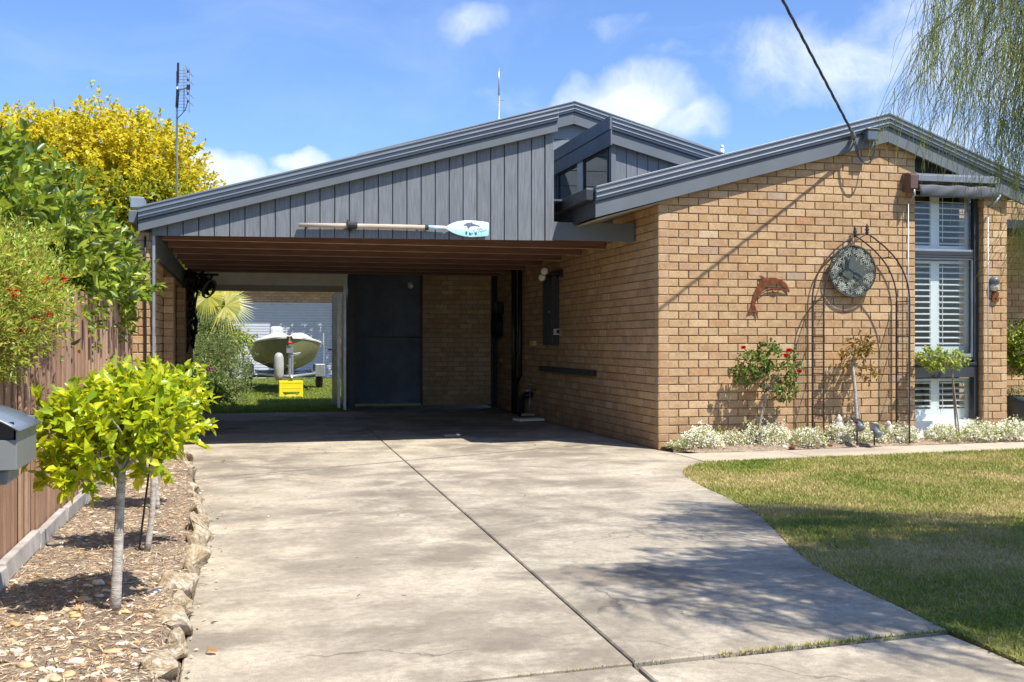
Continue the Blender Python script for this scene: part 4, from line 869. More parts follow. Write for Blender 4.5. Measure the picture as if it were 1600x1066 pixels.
for xe_,sg in ((XA,1),(XB,-1)):
    m=MB()
    m.tube([(xe_+sg*.012,10.74,.03),(xe_+sg*.012,10.74,zs)],.004,5)
    for zz in np.arange(.12,zs,.038): m.tube([(xe_,10.50,zz),(xe_,10.74,zz)],.0019,3,False)
    for yy in np.arange(10.525,10.735,.03): m.tube([(xe_,yy,.08),(xe_,yy,zs-.02)],.0019,3,False)
    for zz in (.35,.80,1.2,zs): m.tube([(xe_,10.50,zz),(xe_,10.74,zz)],.006,5)
    m.build('mesh_side',M['rod'],arch)
m=MB(); m.tube([(XM,10.5,zt_),(XM,10.74,zt_)],.006,6)
for sg in (-1,1): m.tube([(XM+sg*.30,10.50,zs+(zt_-zs)*.66),(XM+sg*.30,10.74,zs+(zt_-zs)*.66)],.006,6); m.tube([(XM-.02*sg,10.74,zt_-.02),(XM-.35,10.66,zs-.02)] if sg<0 else [(XM,10.74,zt_),(XM-.08,10.70,zs+.1)],.004,5)
m.build('cross_bar',M['rod'],arch)
# disc
q=onY(1332,423.5,10.71); dc=thing('wall_disc','round grey-green metal disc with lotus and daisy pattern hung in the arch','wall art',tuple(q))
YK=10.71; Rr_=.285; RZ=.29
m=MB(); m.lathe((q.x,YK,q.z),[(Rr_-.03,-.010),(Rr_-.012,-.020),(Rr_,-.012),(Rr_,.01),(Rr_-.03,.01)],48,'y'); 
lk=simple('grey_green_metal',(.062,.072,.062),.5,metal=.1,var=.15,sc=20)
ring=MB()
N_=48
for i in range(N_):
    a0,a1=2*math.pi*i/N_,2*math.pi*(i+1)/N_
    ring.prism([(q.x+math.cos(a)*r,YK,q.z+math.sin(a)*r) for a,r in((a0,Rr_-.010),(a1,Rr_-.010),(a1,Rr_),(a0,Rr_))],(0,-.016,0))
ring.build('rim',lk,dc)
m=MB(); m.lathe((q.x,YK+.004,q.z),[(Rr_-.01,0),(Rr_-.01,.004)],48,'y'); m.build('back_plate',simple('pale_back_plate',(.075,.082,.068),.6,metal=.0,var=.2,sc=15),dc)
fl=MB()
def daisy(cx,cz,r,n=12):
    for i in range(n):
        a=2*math.pi*i/n; w=.26*2*math.pi/n
        ps=[(cx+math.cos(a-w*.25)*r*.12,cz+math.sin(a-w*.25)*r*.12),(cx+math.cos(a-w)*r*.75,cz+math.sin(a-w)*r*.75),(cx+math.cos(a)*r,cz+math.sin(a)*r),(cx+math.cos(a+w)*r*.75,cz+math.sin(a+w)*r*.75),(cx+math.cos(a+w*.25)*r*.12,cz+math.sin(a+w*.25)*r*.12)]
        fl.prism([(x,YK-.004+.002*(i%3)*.1,z) for x,z in ps],(0,-.004,0))
for i in range(9):
    a=2*math.pi*i/9+.3; daisy(q.x+math.cos(a)*.12,q.z+math.sin(a)*.12,.055)
for i in range(13):
    a=2*math.pi*i/13+.2; daisy(q.x+math.cos(a)*.218,q.z+math.sin(a)*.218,.058)
fl.build('daisy_cutwork',simple('pale_daisy_metal',(.34,.35,.28),.45,metal=.2,var=.75,sc=7),dc)
lt=MB()
for j,(ang,ln,w) in enumerate([(90,.19,.045),(68,.17,.045),(112,.17,.045),(45,.15,.045),(135,.15,.045),(22,.13,.04),(158,.13,.04),(5,.10,.03),(175,.10,.03)]):
    a=R(ang); d=Vector((math.cos(a),0,math.sin(a))); s_=Vector((-d.z,0,d.x)); b=Vector((q.x,YK-.010-j*.0016,q.z-.06))
    ln*=1.25; w*=1.25; lt.prism([b,b+d*ln*.35+s_*w,b+d*ln*.75+s_*w*.6,b+d*ln*1.15,b+d*ln*.75-s_*w*.6,b+d*ln*.35-s_*w],(0,-.004,0))
lt.build('lotus_relief',lk,dc,bevel=.0012)
# ================================================================== FRONT PLANTS
def small_tree(name,label,cat,base,crown_c,blobs,m_leaf,n_tw,per,L,W,group=None,trunk_r=.012,m_trunk='barkd',tips=8,flowers=(),stake=None,up=.3,shape=6,kink=None,**kw):
    o=thing(name,label,cat,base,group)
    mb=MB(); b=Vector(base); c=Vector(crown_c); mid=(b+c)/2+(Vector(kink) if kink else Vector((0,0,0)))
    P=[b*(1-k)**2+mid*2*k*(1-k)+c*k*k for k in np.linspace(0,1,9)]
    mb.tube(P,[trunk_r*(1.15-.3*k) for k in np.linspace(0,1,9)],10)
    tp=[]
    for i in range(tips):
        bb=blobs[i%len(blobs)]; d=orient(1)[0]; tp.append((bb[0]+d[0]*bb[3]*.75,bb[1]+d[1]*bb[4]*.75,bb[2]+abs(d[2])*bb[5]*.6))
    limbs(mb,c-Vector((0,0,.01)),tp,trunk_r*.5,trunk_r*.12,.04)
    mb.build('trunk',M[m_trunk],o,smooth=True)
    crown('crown',M[m_leaf],o,blobs,n_tw,per,L,W,up=up,shape=shape,**kw)
    if stake:
        mb=MB(); 
        for a_,b_ in stake: mb.tube([a_,b_],.011,6)
        mb.build('stake',M['stake'],o)
    for f in flowers:
        f=Vector(f); V=[];F=[]
        for k in range(3):
            n=6; d=[]; 
            for i in range(n):
                a=6.283*i/n+k; d.append((math.cos(a),math.sin(a)*.6-.3,.5+.3*k))
            a1,b1=leaves(np.array([tuple(f)]*n),np.array(d),np.full(n,.042-.007*k),np.full(n,.038),-.3,6,.2); F+=(b1+len(V)).tolist(); V+=a1.tolist()
        npmesh('flower',V,F,M['red'],o)
    return o
BZ=.05
r1=onZ(1185,668,BZ); YR=10.56
def f1(u,v,Y): return tuple(onY(u,v,Y))
b1=[f1(1180,567,YR)+(.16,.13,.12),f1(1215,590,YR)+(.17,.14,.14),f1(1200,555,YR)+(.10,.10,.15),f1(1165,585,YR)+(.12,.10,.09),f1(1240,565,YR)+(.06,.07,.12),f1(1228,612,YR)+(.10,.09,.08)]
base=f1(1184,664,YR); base=(base[0],base[1],BZ)
small_tree('rose_bush','red flowering standard rose tree in front of the brick, left of the arch','rose',base,f1(1200,610,YR),b1,'rose',340,7,.036,.022,trunk_r=.010,m_trunk='stake',flowers=[f1(1228,557,YR-.12),f1(1249,582,YR-.12),f1(1161,545,YR-.1),f1(1233,549,YR-.1)],stake=[((base[0]-.02,YR+.02,BZ),f1(1199,612,YR+.02))],kink=(-.05,0,0),tw=.05)
b2=[f1(1338,548,YR)+(.13,.10,.09),f1(1352,540,YR)+(.07,.07,.10),f1(1325,562,YR)+(.07,.07,.06),f1(1358,583,YR)+(.09,.08,.07)]
base=f1(1340,664,YR); base=(base[0],base[1],BZ)
small_tree('rose_bush','bronze leafed rose with pale scarred stem, standing inside the arch','rose',base,f1(1332,570,YR),b2,'rose2',110,6,.042,.022,trunk_r=.020,m_trunk='bark',tips=7,stake=[((base[0]+.05,YR+.02,BZ),f1(1340,620,YR))],kink=(.02,0,0),tw=.06)
YR3=10.60
b3=[f1(1455,558,YR3)+(.14,.12,.075),f1(1490,562,YR3)+(.13,.12,.06),f1(1470,568,YR3)+(.2,.12,.05)]
base=f1(1500,662,YR3); base=(base[0],base[1],BZ)
small_tree('rose_bush','pale green flat topped standard rose in front of the white shutters','rose',base,f1(1487,575,YR3),b3,'pale',150,7,.042,.028,trunk_r=.008,m_trunk='stake',tips=8,stake=[((base[0]-.03,YR3+.02,BZ),f1(1488,580,YR3+.02))],tw=.05)
# alyssum
def alyssum(u,v,w,h,fl,label):
    p=onZ(u,v,.03); c=onY(u,v,p.y+.10); X=c.x; Y=min(p.y+.12,10.66); rw=w/2/FX*12.2/.87*1.12; h*=1.15
    o=thing('alyssum_clump',label,'flowers',(X,Y,.03),'white alyssum clumps along the flower bed')
    bl=[(X,Y,.05,rw,.13,h),(X-rw*.4,Y,.05,rw*.6,.12,h*.85),(X+rw*.45,Y-.02,.05,rw*.55,.12,h*.8)]
    n=int(700*rw/.2)
    crown('foliage',M['alyg'],o,bl,n,5,.024,.007,up=.5,lump=.30,shell=.4,shape=4,spread=.6,tw=.03,seed=u,cut=lambda P:P[:,2]>.03)
    P,D=blob_points(bl,int(1000*rw/.2*fl),.32,.18,2.4,u); k=(P[:,2]>.05); P=P[k];D=D[k]; P=P+D*.015
    a=np.repeat(np.arange(len(P)),6); LP=P[a]+rng.normal(size=(len(a),3))*.007
    V,F=leaves(LP,D[a]*.6+orient(len(a))+np.array([0,0,.3]),np.full(len(a),.0125),np.full(len(a),.0125),0,4,.1); npmesh('blossoms',M and V,F,M['alyw'],o)
for a in [(1098,703,42,.17,1.25,'bushy white alyssum clump nearest the house corner'),(1143,700,30,.12,.6,'small sparse alyssum clump, second from the house corner'),(1196,699,58,.19,1,'large white alyssum clump around the stem of the red rose'),(1060,703,16,.05,.5,'tiny low alyssum sprig against the house corner brick'),(1262,699,42,.14,.7,'yellowish green alyssum clump between the red rose and the arch'),(1322,695,52,.17,1,'alyssum clump in front of the pale garden figurine'),(1362,694,44,.15,.9,'alyssum clump around the lower solar spotlight'),(1400,692,44,.14,.9,'alyssum clump at the right foot of the arch'),(1455,688,46,.13,.35,'faded brownish alyssum clump under the left of the window'),(1503,686,56,.15,.9,'white alyssum clump at the foot of the pale rose'),(1552,684,52,.17,1,'white alyssum clump at the foot of the number 8 pier')]: alyssum(*a)
# figurine, bird, solar lights
q=onY(1311,660,10.68); fg=thing('garden_figurine','small pale stone garden figurine against the bricks inside the arch','figurine',(q.x,10.68,.04))
m=MB(); m.lathe((q.x,10.68,.04),[(.05,0),(.05,.10),(.055,.16),(.045,.20),(.028,.235),(.020,.25)],14); m.tube([(q.x-.05,10.66,.22),(q.x-.045,10.62,.16),(q.x,10.61,.15),(q.x+.045,10.62,.16),(q.x+.05,10.66,.22)],.016,8); m.build('robe',M['statue'],fg,smooth=True)
m=MB(); m.lathe((q.x,10.68,.245),[(.016,0),(.032,.02),(.036,.045),(.030,.07),(.016,.085),(.012,.10),(0,.105)],14); m.build('head',M['statue'],fg,smooth=True)
q=onY(1388,662,10.62); m=MB(); m.lathe((q.x,10.62,.04),[(.02,0),(.035,.13),(.04,.17),(.03,.20),(.018,.21)],12); m.lathe((q.x-.012,10.60,.245),[(.01,-.025),(.026,-.01),(.028,.008),(.016,.026),(0,.03)],12); m.tube([(q.x-.03,10.60,.245),(q.x-.055,10.595,.24)],[.008,.002],6); tag(m.build('bird_ornament',M['statue'],smooth=True),'small pale bird ornament behind the alyssum at the right of the arch','ornament')
for u,v,Y,lab,tl in ((1340,661,10.42,'solar garden spotlight at the foot of the bronze rose',.5),(1367,671,10.38,'lower solar garden spotlight tilted toward the path',.9)):
    q=onY(u,v,Y); o=thing('solar_light',lab,'solar light',(q.x,Y,.05),'solar spotlights in the flower bed')
    m=MB(); ax=Vector((1,0,-.25)).normalized(); n_=Vector((-.1,-math.sin(tl),math.cos(tl))); ay=n_.cross(ax); m.obox(q+Vector((0,0,.02)),ax,ay,n_,.062,.05,.008); m.build('solar_panel',M['black'],o,bevel=.003)
    m=MB(); m.tube([q+Vector((0,.0,.01)),q+Vector((0,-.04,-.03)),q+Vector((0,-.07,-.06))],[.02,.04,.046],12); m.build('lamp_head',M['plasticgrey'],o,smooth=True)
    m=MB(); m.tube([q+Vector((0,.01,0)),Vector((q.x,Y+.01,.03))],.009,6); m.build('stake',M['black'],o)
# potted plant on porch
q=onZ(1594,666,.0); pp=thing('potted_shrub','green shrub in a dark ribbed round pot on the porch','potted plant',(q.x,q.y,0))
m=MB(); m.lathe((q.x+.12,q.y,0),[(.20,0),(.23,.03),(.26,.25),(.27,.26),(.27,.29),(.285,.30),(.29,.40),(.275,.405),(.27,.37)],28); m.build('pot',M['potgrey'],pp,smooth=True)
crown('low_foliage',M['pale'],pp,[(q.x+.12,q.y,.42,.26,.26,.05)],400,4,.02,.012,shape=4)
m=MB(); limbs(m,(q.x+.1,q.y,.38),[(q.x+.1+random.uniform(-.2,.3),q.y+random.uniform(-.2,.2),random.uniform(.9,1.4)) for _ in range(6)],.012,.004); m.build('stems',M['stake'],pp)
crown('foliage',M['camellia'],pp,[(q.x+.15,q.y,1.10,.30,.3,.30),(q.x+.2,q.y,.92,.3,.28,.2)],420,7,.05,.03)
# ================================================================== FENCE
XF=-1.085
fence=thing('paling_fence','brown timber paling fence along the left garden bed','fence',(XF,6,0))
m=MB(); y=2.0; k=0
while y<11.42:
    w=.098+random.uniform(-.004,.004); ov=(k%2)*.016; h=1.50+.02*math.sin(y*.7)+random.uniform(-.008,.008); tw_=random.uniform(-.004,.004)
    m.prism([(XF+ov+tw_,y,.04),(XF+ov-tw_,y+w,.04),(XF+ov-tw_,y+w,h),(XF+ov+tw_,y,h)],(-.014,0,0)); y+=w*.86; k+=1
m.build('palings',M['fence'],fence,bevel=.002)
for z in (.35,.85,1.3):
    m=MB(); m.box(XF-.07,XF-.03,2.0,11.4,z-.035,z+.035); m.build('rail',M['fence'],fence)
for y in np.arange(2.2,11.3,2.4):
    m=MB(); m.box(XF-.16,XF-.072,y,y+.09,0,1.45); m.build('post',M['fence'],fence)
m=MB(); 
y=2.2
while y<10.2:
    L=random.uniform(.55,.9); m.obox((XF+.055+.01*math.sin(y*2),y+L/2,BEDZ+.045+.006*math.sin(y*5)),(0,1,random.uniform(-.02,.02)),(1,random.uniform(-.03,.03),0),(random.uniform(-.1,.1),0,1),L/2-.004,.020,.046); y+=L
tag(m.build('fence_plinth',simple('pale_concrete_kerb',(.36,.33,.29),.9,var=.25,sc=8,bump=.5),bevel=.006),'weathered pale concrete plinth strip at the foot of the brown fence','plinth')
# mailbox
mbx=thing('mailbox','grey steel letterbox with curved lid and open slot, at the left photo edge','mailbox',(-.8,3.4,0))
Yf_=3.30; xa=onY(26,700,Yf_).x; xb=xa-.34; zb=onY(26,735,Yf_).z; zt2=onY(20,688,Yf_).z; dep=.30
m=MB(); m.box(xb,xa,Yf_,Yf_+.006,zb,zt2); m.box(xb,xb+.004,Yf_+.006,Yf_+dep,zb,zt2+.03); m.box(xa-.004,xa,Yf_+.006,Yf_+dep,zb,zt2+.03); m.box(xb+.004,xa-.004,Yf_+.006,Yf_+dep-.004,zb,zb+.004); m.box(xb+.004,xa-.004,Yf_+dep-.004,Yf_+dep,zb,zt2+.05); m.build('box',M['mbgrey'],mbx,bevel=.004)
m=MB(); m.box(xb+.01,xa-.01,Yf_+.012,Yf_+.02,zt2-.005,zt2+.05); m.box(xb+.006,xa-.006,Yf_+.04,Yf_+.28,zb+.02,zb+.03); m.build('inner_flap',M['black'],mbx)
V=[];F=[];n=16
xc=(xa+xb)/2; hw=(xa-xb)/2+.012; rise=.062
for i in range(n+1):
    k=-1+2*i/n; zz=zt2+.028+rise*(1-k*k)
    for y in (Yf_-.02,Yf_+dep+.02): V.append((xc+hw*k,y,zz))
for i in range(n): F.append((2*i,2*i+2,2*i+3,2*i+1))
m=MB(); m.add(V,F); o=m.build('lid',M['mblid'],mbx,smooth=True); s_=o.modifiers.new('t','SOLIDIFY'); s_.thickness=.005
m=MB(); m.box(xc-.10,xa-.03,Yf_+.03,Yf_+.20,zb-.045,zb-.0005); m.build('newspaper_holder',M['plasticgrey'],mbx,bevel=.008)
m=MB(); m.box(xc-.03,xc+.03,Yf_+.10,Yf_+.16,.05,zb-.046); m.build('post',M['plasticgrey'],mbx,bevel=.004)
# ================================================================== LIME TREES IN THE BED
def lime(u,v,cu,cv,lab,blobs,n,tr,kink=None,stake=False):
    p=onZ(u,v,bedz(-.55,5)); base=(p.x,p.y,bedz(p.x,p.y)-.01); c=tuple(onY(cu,cv,p.y+.0))
    bl=[tuple(onY(a-(0 if u<200 else 10),b+(14 if u<200 else 6),p.y+dy))+(r*.80,r*.8,rz*.80) for a,b,dy,r,rz in blobs]
    o=small_tree('lime_tree',lab,'tree',base,c,bl,'lime',int(n*1.15),8,.054,.029,group='small round topped trees in the side bed',trunk_r=tr,m_trunk='bark',tips=14,up=.45,kink=kink,tw=.08,lump=.42,shell=.75,lsc=2.2)
    if stake:
        m=MB(); m.tube([(base[0]-.04,base[1]+.03,BEDZ),(c[0]-.0,c[1]+.05,c[2]+.1)],.006,6); m.build('support_stake',M['black'],o)
lime(180,937,190,735,'nearest small tree with lime green glossy crown and whitewashed trunk',[(180,655,0,.22,.16),(110,672,.0,.17,.14),(255,662,.0,.15,.14),(185,640,.1,.2,.14),(125,712,-.05,.14,.10),(232,640,.05,.14,.12),(150,625,.05,.13,.1),(235,700,.0,.10,.08),(85,690,0,.11,.11)],300,.0195)
lime(229,848,238,720,'second small lime green tree with a bent pale trunk and black stake',[(258,622,0,.2,.15),(228,612,0,.2,.14),(285,640,0,.13,.14),(225,650,0,.18,.12)],170,.0145,(.03,0,0),True)
lime(246,785,240,705,'farthest small lime green tree nearest the carport',[(276,612,0,.22,.16),(250,598,0,.2,.15),(296,628,0,.15,.14),(245,640,0,.2,.12)],150,.0165)
# ================================================================== LEFT SHRUBS AND TREES
cam=thing('camellia_bush','large dark glossy leafed bush behind the brown fence','bush',(-2.2,9,0))
def cutf(P): return ~((P[:,0]>XF-.02)&(P[:,2]<1.50)&(P[:,1]<11.45))
cb=[(-2.0,7.6,1.75,.95,1.2,.85),(-1.75,9.0,1.7,.78,1.1,.72),(-1.50,10.3,1.62,.58,.85,.62),(-2.5,7.0,1.9,.9,1.0,.85),(-2.6,9.4,1.8,1.1,1.3,.9),(-1.35,10.9,1.45,.47,.4,.42),(-1.45,8.4,1.55,.45,.8,.5),(-1.2,9.9,1.5,.32,.7,.30),(-2.2,8.0,.8,1.0,2.4,.9),(-1.75,6.6,1.75,.6,.6,.62),(-1.42,10.9,1.78,.36,.35,.40),(-1.36,10.3,1.70,.38,.6,.42)]
crown('foliage',M['camellia'],cam,cb,6400,8,.090,.043,up=.45,lump=.28,shell=.6,tw=.16,spread=.6,cut=cutf,seed=3)
m=MB(); limbs(m,(-2.2,8.8,0),[(c[0]+random.uniform(-.2,.2),c[1]+random.uniform(-.3,.3),c[2]+.25) for c in cb for _ in range(2)],.06,.01,.15); m.build('stems',M['barkd'],cam,smooth=True)
bt=thing('flowering_shrub','fine leafed yellow-green shrub with red flowers spilling over the fence','shrub',(-1.4,5.8,0))
bb=[(-1.16,5.5,1.32,.26,.65,.30),(-1.2,6.2,1.40,.26,.6,.26),(-1.3,5.0,1.35,.35,.5,.33),(-1.10,5.15,1.18,.17,.3,.20),(-1.5,5.7,1.3,.4,.8,.35)]
crown('foliage',M['bottle'],bt,bb,6200,9,.034,.0095,up=.55,lump=.32,shell=.5,shape=4,tw=.10,spread=.5,seed=9,lsc=2.2)
m=MB(); limbs(m,(-1.4,5.6,0),[(c[0],c[1]+random.uniform(-.3,.3),c[2]+.1) for c in bb for _ in range(3)],.03,.006,.08); m.build('stems',M['barkd'],bt,smooth=True)
for u,v in ((54,499),(58,503),(77,487),(96,434),(72,440),(20,455),(35,520),(88,452)):
    q=onX(u,v,-.93); V=[];F=[]
    a1,b1_=leaves(np.array([tuple(q)]*16),orient(16)+np.array([0,-.3,0]),np.full(16,.038),np.full(16,.012),0,4,.1); npmesh('flower',a1,b1_,M['red'],bt)
yt=thing('autumn_tree','broad yellow-leafed autumn tree behind the bushes','tree',(-2.4,21,0))
tc=lambda u,v,r,rz,dy=0:tuple(atT(u-9,v+22,20+dy))+(r,r,rz)
yb=[tc(165,270,1.45,1.35),(tc(70,265,1.35,1.2)),tc(250,275,1.0,1.05),tc(120,215,1.05,.55),tc(210,215,.9,.6),tc(0,250,1.2,1.0),tc(165,340,1.8,1.3),tc(270,320,.75,.9),tc(-80,280,1.5,1.3)]
crown('crown',M['gold'],yt,yb,9500,8,.09,.06,up=.3,lump=.24,shell=.4,shape=4,tw=.22,spread=.8,seed=5,lsc=2.4)
gn=[tc(215,300,.75,.45,-.9),tc(260,300,.55,.4,-.8),tc(170,315,.8,.4,-1.0)]
crown('green_foliage',leafmat('green_yellow_leaf',[(0,(.10,.17,.015)),(.6,(.28,.34,.02)),(1,(.5,.45,.03))],.5,.4),yt,gn,900,8,.10,.07,up=.3,lump=.3,shell=.5,shape=4,tw=.2,spread=.8,seed=6)
q=atT(150,300,20); m=MB(); m.tube([(q.x,q.y,0),(q.x,q.y,1.2),(q.x,q.y,2.6)],[.2,.16,.13],12); limbs(m,(q.x,q.y,2.3),[(c[0]+random.uniform(-.5,.5),c[1]+random.uniform(-.5,.5),c[2]+random.uniform(.3,1)) for c in yb for _ in range(3)],.07,.012,.3); m.build('trunk',M['barkd'],yt,smooth=True)
# ================================================================== WEEPING TREE ON THE RIGHT
wt_=thing('weeping_tree','weeping fine needled tree hanging in from the top right','tree',(7.6,2.7,0))
m=MB(); m.tube([(7.2,2.9,0),(7.2,2.95,1.4),(7.0,2.9,2.8),(6.8,2.9,4.4)],[.17,.14,.11,.07],12)
SP=[];SD=[];SL=[]
def branch(tip,base,r=.03,ns=30,lmin=.5,lmax=1.3,back=.55):
    base=Vector(base);tip=Vector(tip); mid=base.lerp(tip,.55)+Vector((0,0,.45)); P=[base*(1-k)**2+mid*2*k*(1-k)+tip*k*k for k in np.linspace(0,1,10)]
    m.tube(P,[r*(1-.85*k) for k in np.linspace(0,1,10)],6)
    for i in range(ns):
        k=1-(int(random.random()*7)/7*back)+random.gauss(0,.012); k=min(1,k); q=base*(1-k)**2+mid*2*k*(1-k)+tip*k*k
        SP.append(q+Vector((random.gauss(0,.028),random.gauss(0,.028),random.gauss(0,.02)))); SL.append(random.uniform(lmin,lmax)); dd=(tip-base); dd.z=0; dd=dd.normalized()*random.uniform(-.1,.30)+Vector((random.gauss(0,.14),random.gauss(0,.14),0)); SD.append(dd)
random.seed(5)
for i in range(190):   # the shady main crown, off to the right of the picture
    a=random.random()*6.28; rr=random.random()**.5; x=5.1+2.0*rr*math.cos(a); y=2.38+1.25*rr*math.sin(a); z=4.75+random.uniform(-.6,.6)-.4*rr
    branch((x,y,z),(6.9+random.uniform(-.1,.1),2.9,3.2+random.random()*1.4),.028,44,.4,1.1,.7)
for i in range(52):   # the boughs that hang into the picture
    k=random.random()**.75; u=1440+195*k; v=random.uniform(-230,150+60*k) ; Y=random.uniform(4.6,5.5); q=onY(u,v,Y)
    if i<9: q=onY(random.uniform(1420,1480),random.uniform(-60,70),Y)
    branch(tuple(q),(6.3,3.0+random.random(),3.9+random.random()*.8),.009,int(15+52*k),.25,.62+.22*k,.32 if k<.5 else .45)
for i in range(8):
    q=onY(random.uniform(1580,1645),random.uniform(240,330),random.uniform(4.6,5.4)); branch(tuple(q),(6.2,3.6,3.4),.008,52,.25,.62,.25)
for i in range(7):
    q=onY(random.uniform(1500,1600),random.uniform(190,260),5.1); branch(tuple(q),(6.2,4.0,3.0),.006,24,.15,.35,.4)
m.build('trunk',M['barkd'],wt_,smooth=True)
P=np.array([tuple(p) for p in SP]);D=np.array([tuple(p) for p in SD]);L=np.array(SL); n=len(P)
# each strand carries side needles: duplicate with offsets part-way down
P2=[P];D2=[D];L2=[L]
for rep in range(2):
    k=rng.random(n)*.7; b=P+np.stack([D[:,0]*k*L,D[:,1]*k*L,-k*L],1); P2.append(b); D2.append(D+rng.normal(size=(n,3))*np.array([.25,.25,0])); L2.append(L*(.25+.25*rng.random(n)))
P=np.concatenate(P2);D=np.concatenate(D2);L=np.concatenate(L2); n=len(P); WID=np.concatenate([np.where(np.arange(len(SP))<190*44,.0062,.0019)]*3); sg=7
ks=np.linspace(0,1,sg); cur=np.sin(ks*1.4)
cen=P[:,None,:]+D[:,None,:]*(cur[None,:,None]*L[:,None,None])+np.array([0,0,-1.0])*(ks[None,:,None]**1.15*L[:,None,None])
cen[:,:,0]+=.012*np.sin(ks*9)[None,:]*rng.normal(size=(n,1)); cen[:,:,1]+=.012*np.cos(ks*8)[None,:]*rng.normal(size=(n,1))
ang=rng.random(n)*6.28; w=.0019
rad=WID[:,None]*(1-.6*ks)[None,:]
ring=np.stack([np.stack([np.cos(ang+q),np.sin(ang+q),np.zeros(n)],1) for q in (0,2.09,4.18)],1)
V=(cen[:,:,None,:]+ring[:,None,:,:]*rad[:,:,None,None]).reshape(-1,3)
o=np.arange(n)[:,None,None]*sg*3; s_=np.arange(sg-1)[None,:,None]*3
F=np.stack([np.stack([o[:,:,0]+s_[:,:,0]+a,o[:,:,0]+s_[:,:,0]+(a+1)%3,o[:,:,0]+s_[:,:,0]+3+(a+1)%3,o[:,:,0]+s_[:,:,0]+3+a],-1) for a in range(3)],2).reshape(-1,4)
npmesh('crown',V,F,M['strand'],wt_)
# ================================================================== BACKYARD
YGa=34.0; ga=thing('rear_garage','cream brick garage with wide white roller door at the back of the yard','garage',(2,YGa,0))
gx0,gx1=onY(330,500,YGa).x-.6,onY(520,500,YGa).x; gzt=onY(480,472,YGa).z
wall((gx1,YGa,0),(1,0,0),(0,-1,0),[(0,0),(5,0),(5,gzt+.0),(0,gzt+.0)],ga,'front_wall',.11)
wall((gx0-3,YGa,0),(1,0,0),(0,-1,0),[(0,gzt),(gx1-gx0+8,gzt),(gx1-gx0+8,3.0),(0,3.0)],ga,'upper_wall',.11)
wall((gx0-3,YGa,0),(1,0,0),(0,-1,0),[(0,0),(3,0),(3,gzt),(0,gzt)],ga,'front_wall',.11)
m=MB(); nn=28; pr=[]
for i in range(nn):
    z0=gzt*i/nn; z1=gzt*(i+1)/nn; pr+=[(YGa+.06,z0),(YGa+.045,z0+.012),(YGa+.045,z1-.018),(YGa+.06,z1-.010)]
m.prism([(gx0,y,z) for y,z in pr]+[(gx0,YGa+.10,gzt),(gx0,YGa+.10,0)],(gx1-gx0,0,0)); m.build('roller_door',M['rdoor'],ga)
m=MB(); m.box(gx0-3.4,gx1+5.4,YGa-.62,YGa+6,3.0,3.12); m.build('roof',M['roofsteel'],ga)
shade_tree_blobs=[(3.2,32.2,4.7,1.2,.9,.9),(3.7,32.0,4.2,1.1,.9,.9)]  # unseen tree, added to throw shade on the garage roller door
# crate
q=onZ(455,622,0); cr=thing('plastic_crate','yellow plastic milk crate under the trailer tongue','crate',(q.x,q.y,0)); cx,cy=q.x,q.y
m=MB(); w,d,h=.235,.18,.34
for zz0,zz1 in ((0,.05),(.19,.22),(.29,.34)):
    m.box(cx-w,cx+w,cy-.01,cy+.01,zz0,zz1); m.box(cx-w,cx+w,cy+2*d-.01,cy+2*d+.01,zz0,zz1); m.box(cx-w-.002,cx-w+.016,cy+.011,cy+2*d-.011,zz0,zz1); m.box(cx+w-.016,cx+w+.002,cy+.011,cy+2*d-.011,zz0,zz1)
for xx_ in (-w+.03,w-.03): m.box(cx+xx_-.03,cx+xx_+.03,cy-.008,cy+.008,.051,.289)
m.box(cx-w+.061,cx+w-.061,cy-.007,cy+.007,.12,.189); m.box(cx-w+.061,cx+w-.061,cy-.006,cy+.006,.2205,.2895); m.prism([(cx-w+.06,cy-.007,.05),(cx-w+.11,cy-.007,.05),(cx-w+.06,cy-.007,.12)],(0,.014,0)); m.prism([(cx+w-.06,cy-.007,.05),(cx+w-.11,cy-.007,.05),(cx+w-.06,cy-.007,.12)],(0,.014,0))
for xx_ in (-w+.004,w-.018): m.box(cx+xx_,cx+xx_+.013,cy+.012,cy+2*d-.012,.0505,.2895)
m.box(cx-w+.02,cx+w-.02,cy+.012,cy+2*d-.012,.01,.03); m.build('shell',M['yellow'],cr,bevel=.004)
# boat
bX=.955; boat=thing('aluminium_boat','olive dinghy with pale canvas cover resting on a trailer in the backyard','boat',(bX,24.5,0))
st=[(23.6,.02,.62,.62,1.24),(23.9,.30,.55,.80,1.22),(24.5,.58,.47,.78,1.17),(25.4,.78,.43,.72,1.12),(26.6,.86,.42,.68,1.09),(28.0,.86,.42,.66,1.07)]
V=[];F=[]; K=None
for (y,hw_,zk,zc,zg) in st:
    row=[(bX-hw_,y,zg),(bX-hw_*.97,y,zg-.12),(bX-hw_*.80,y,zc),(bX-hw_*.42,y,(zk+zc)/2-.03),(bX,y,zk),(bX+hw_*.42,y,(zk+zc)/2-.03),(bX+hw_*.80,y,zc),(bX+hw_*.97,y,zg-.12),(bX+hw_,y,zg)]
    K=len(row); V+=row
for i in range(len(st)-1):
    for k in range(K-1): o=i*K+k; F.append((o,o+1,o+K+1,o+K))
F.append(tuple((len(st)-1)*K+k for k in range(K)))
m=MB(); m.add(V,F); hull=m.build('hull',M['boat'],boat,smooth=True)
m=MB()
for f in (-.62,-.35,-.18,.18,.35,.62):
    P=[]
    for (y,hw_,zk,zc,zg) in st[:5]: P.append((bX+f*hw_*.98,y-.01,zk+(zc-zk)*(abs(f)/.8)**1.0*1.0-.015))
    m.tube(P,.012,5)
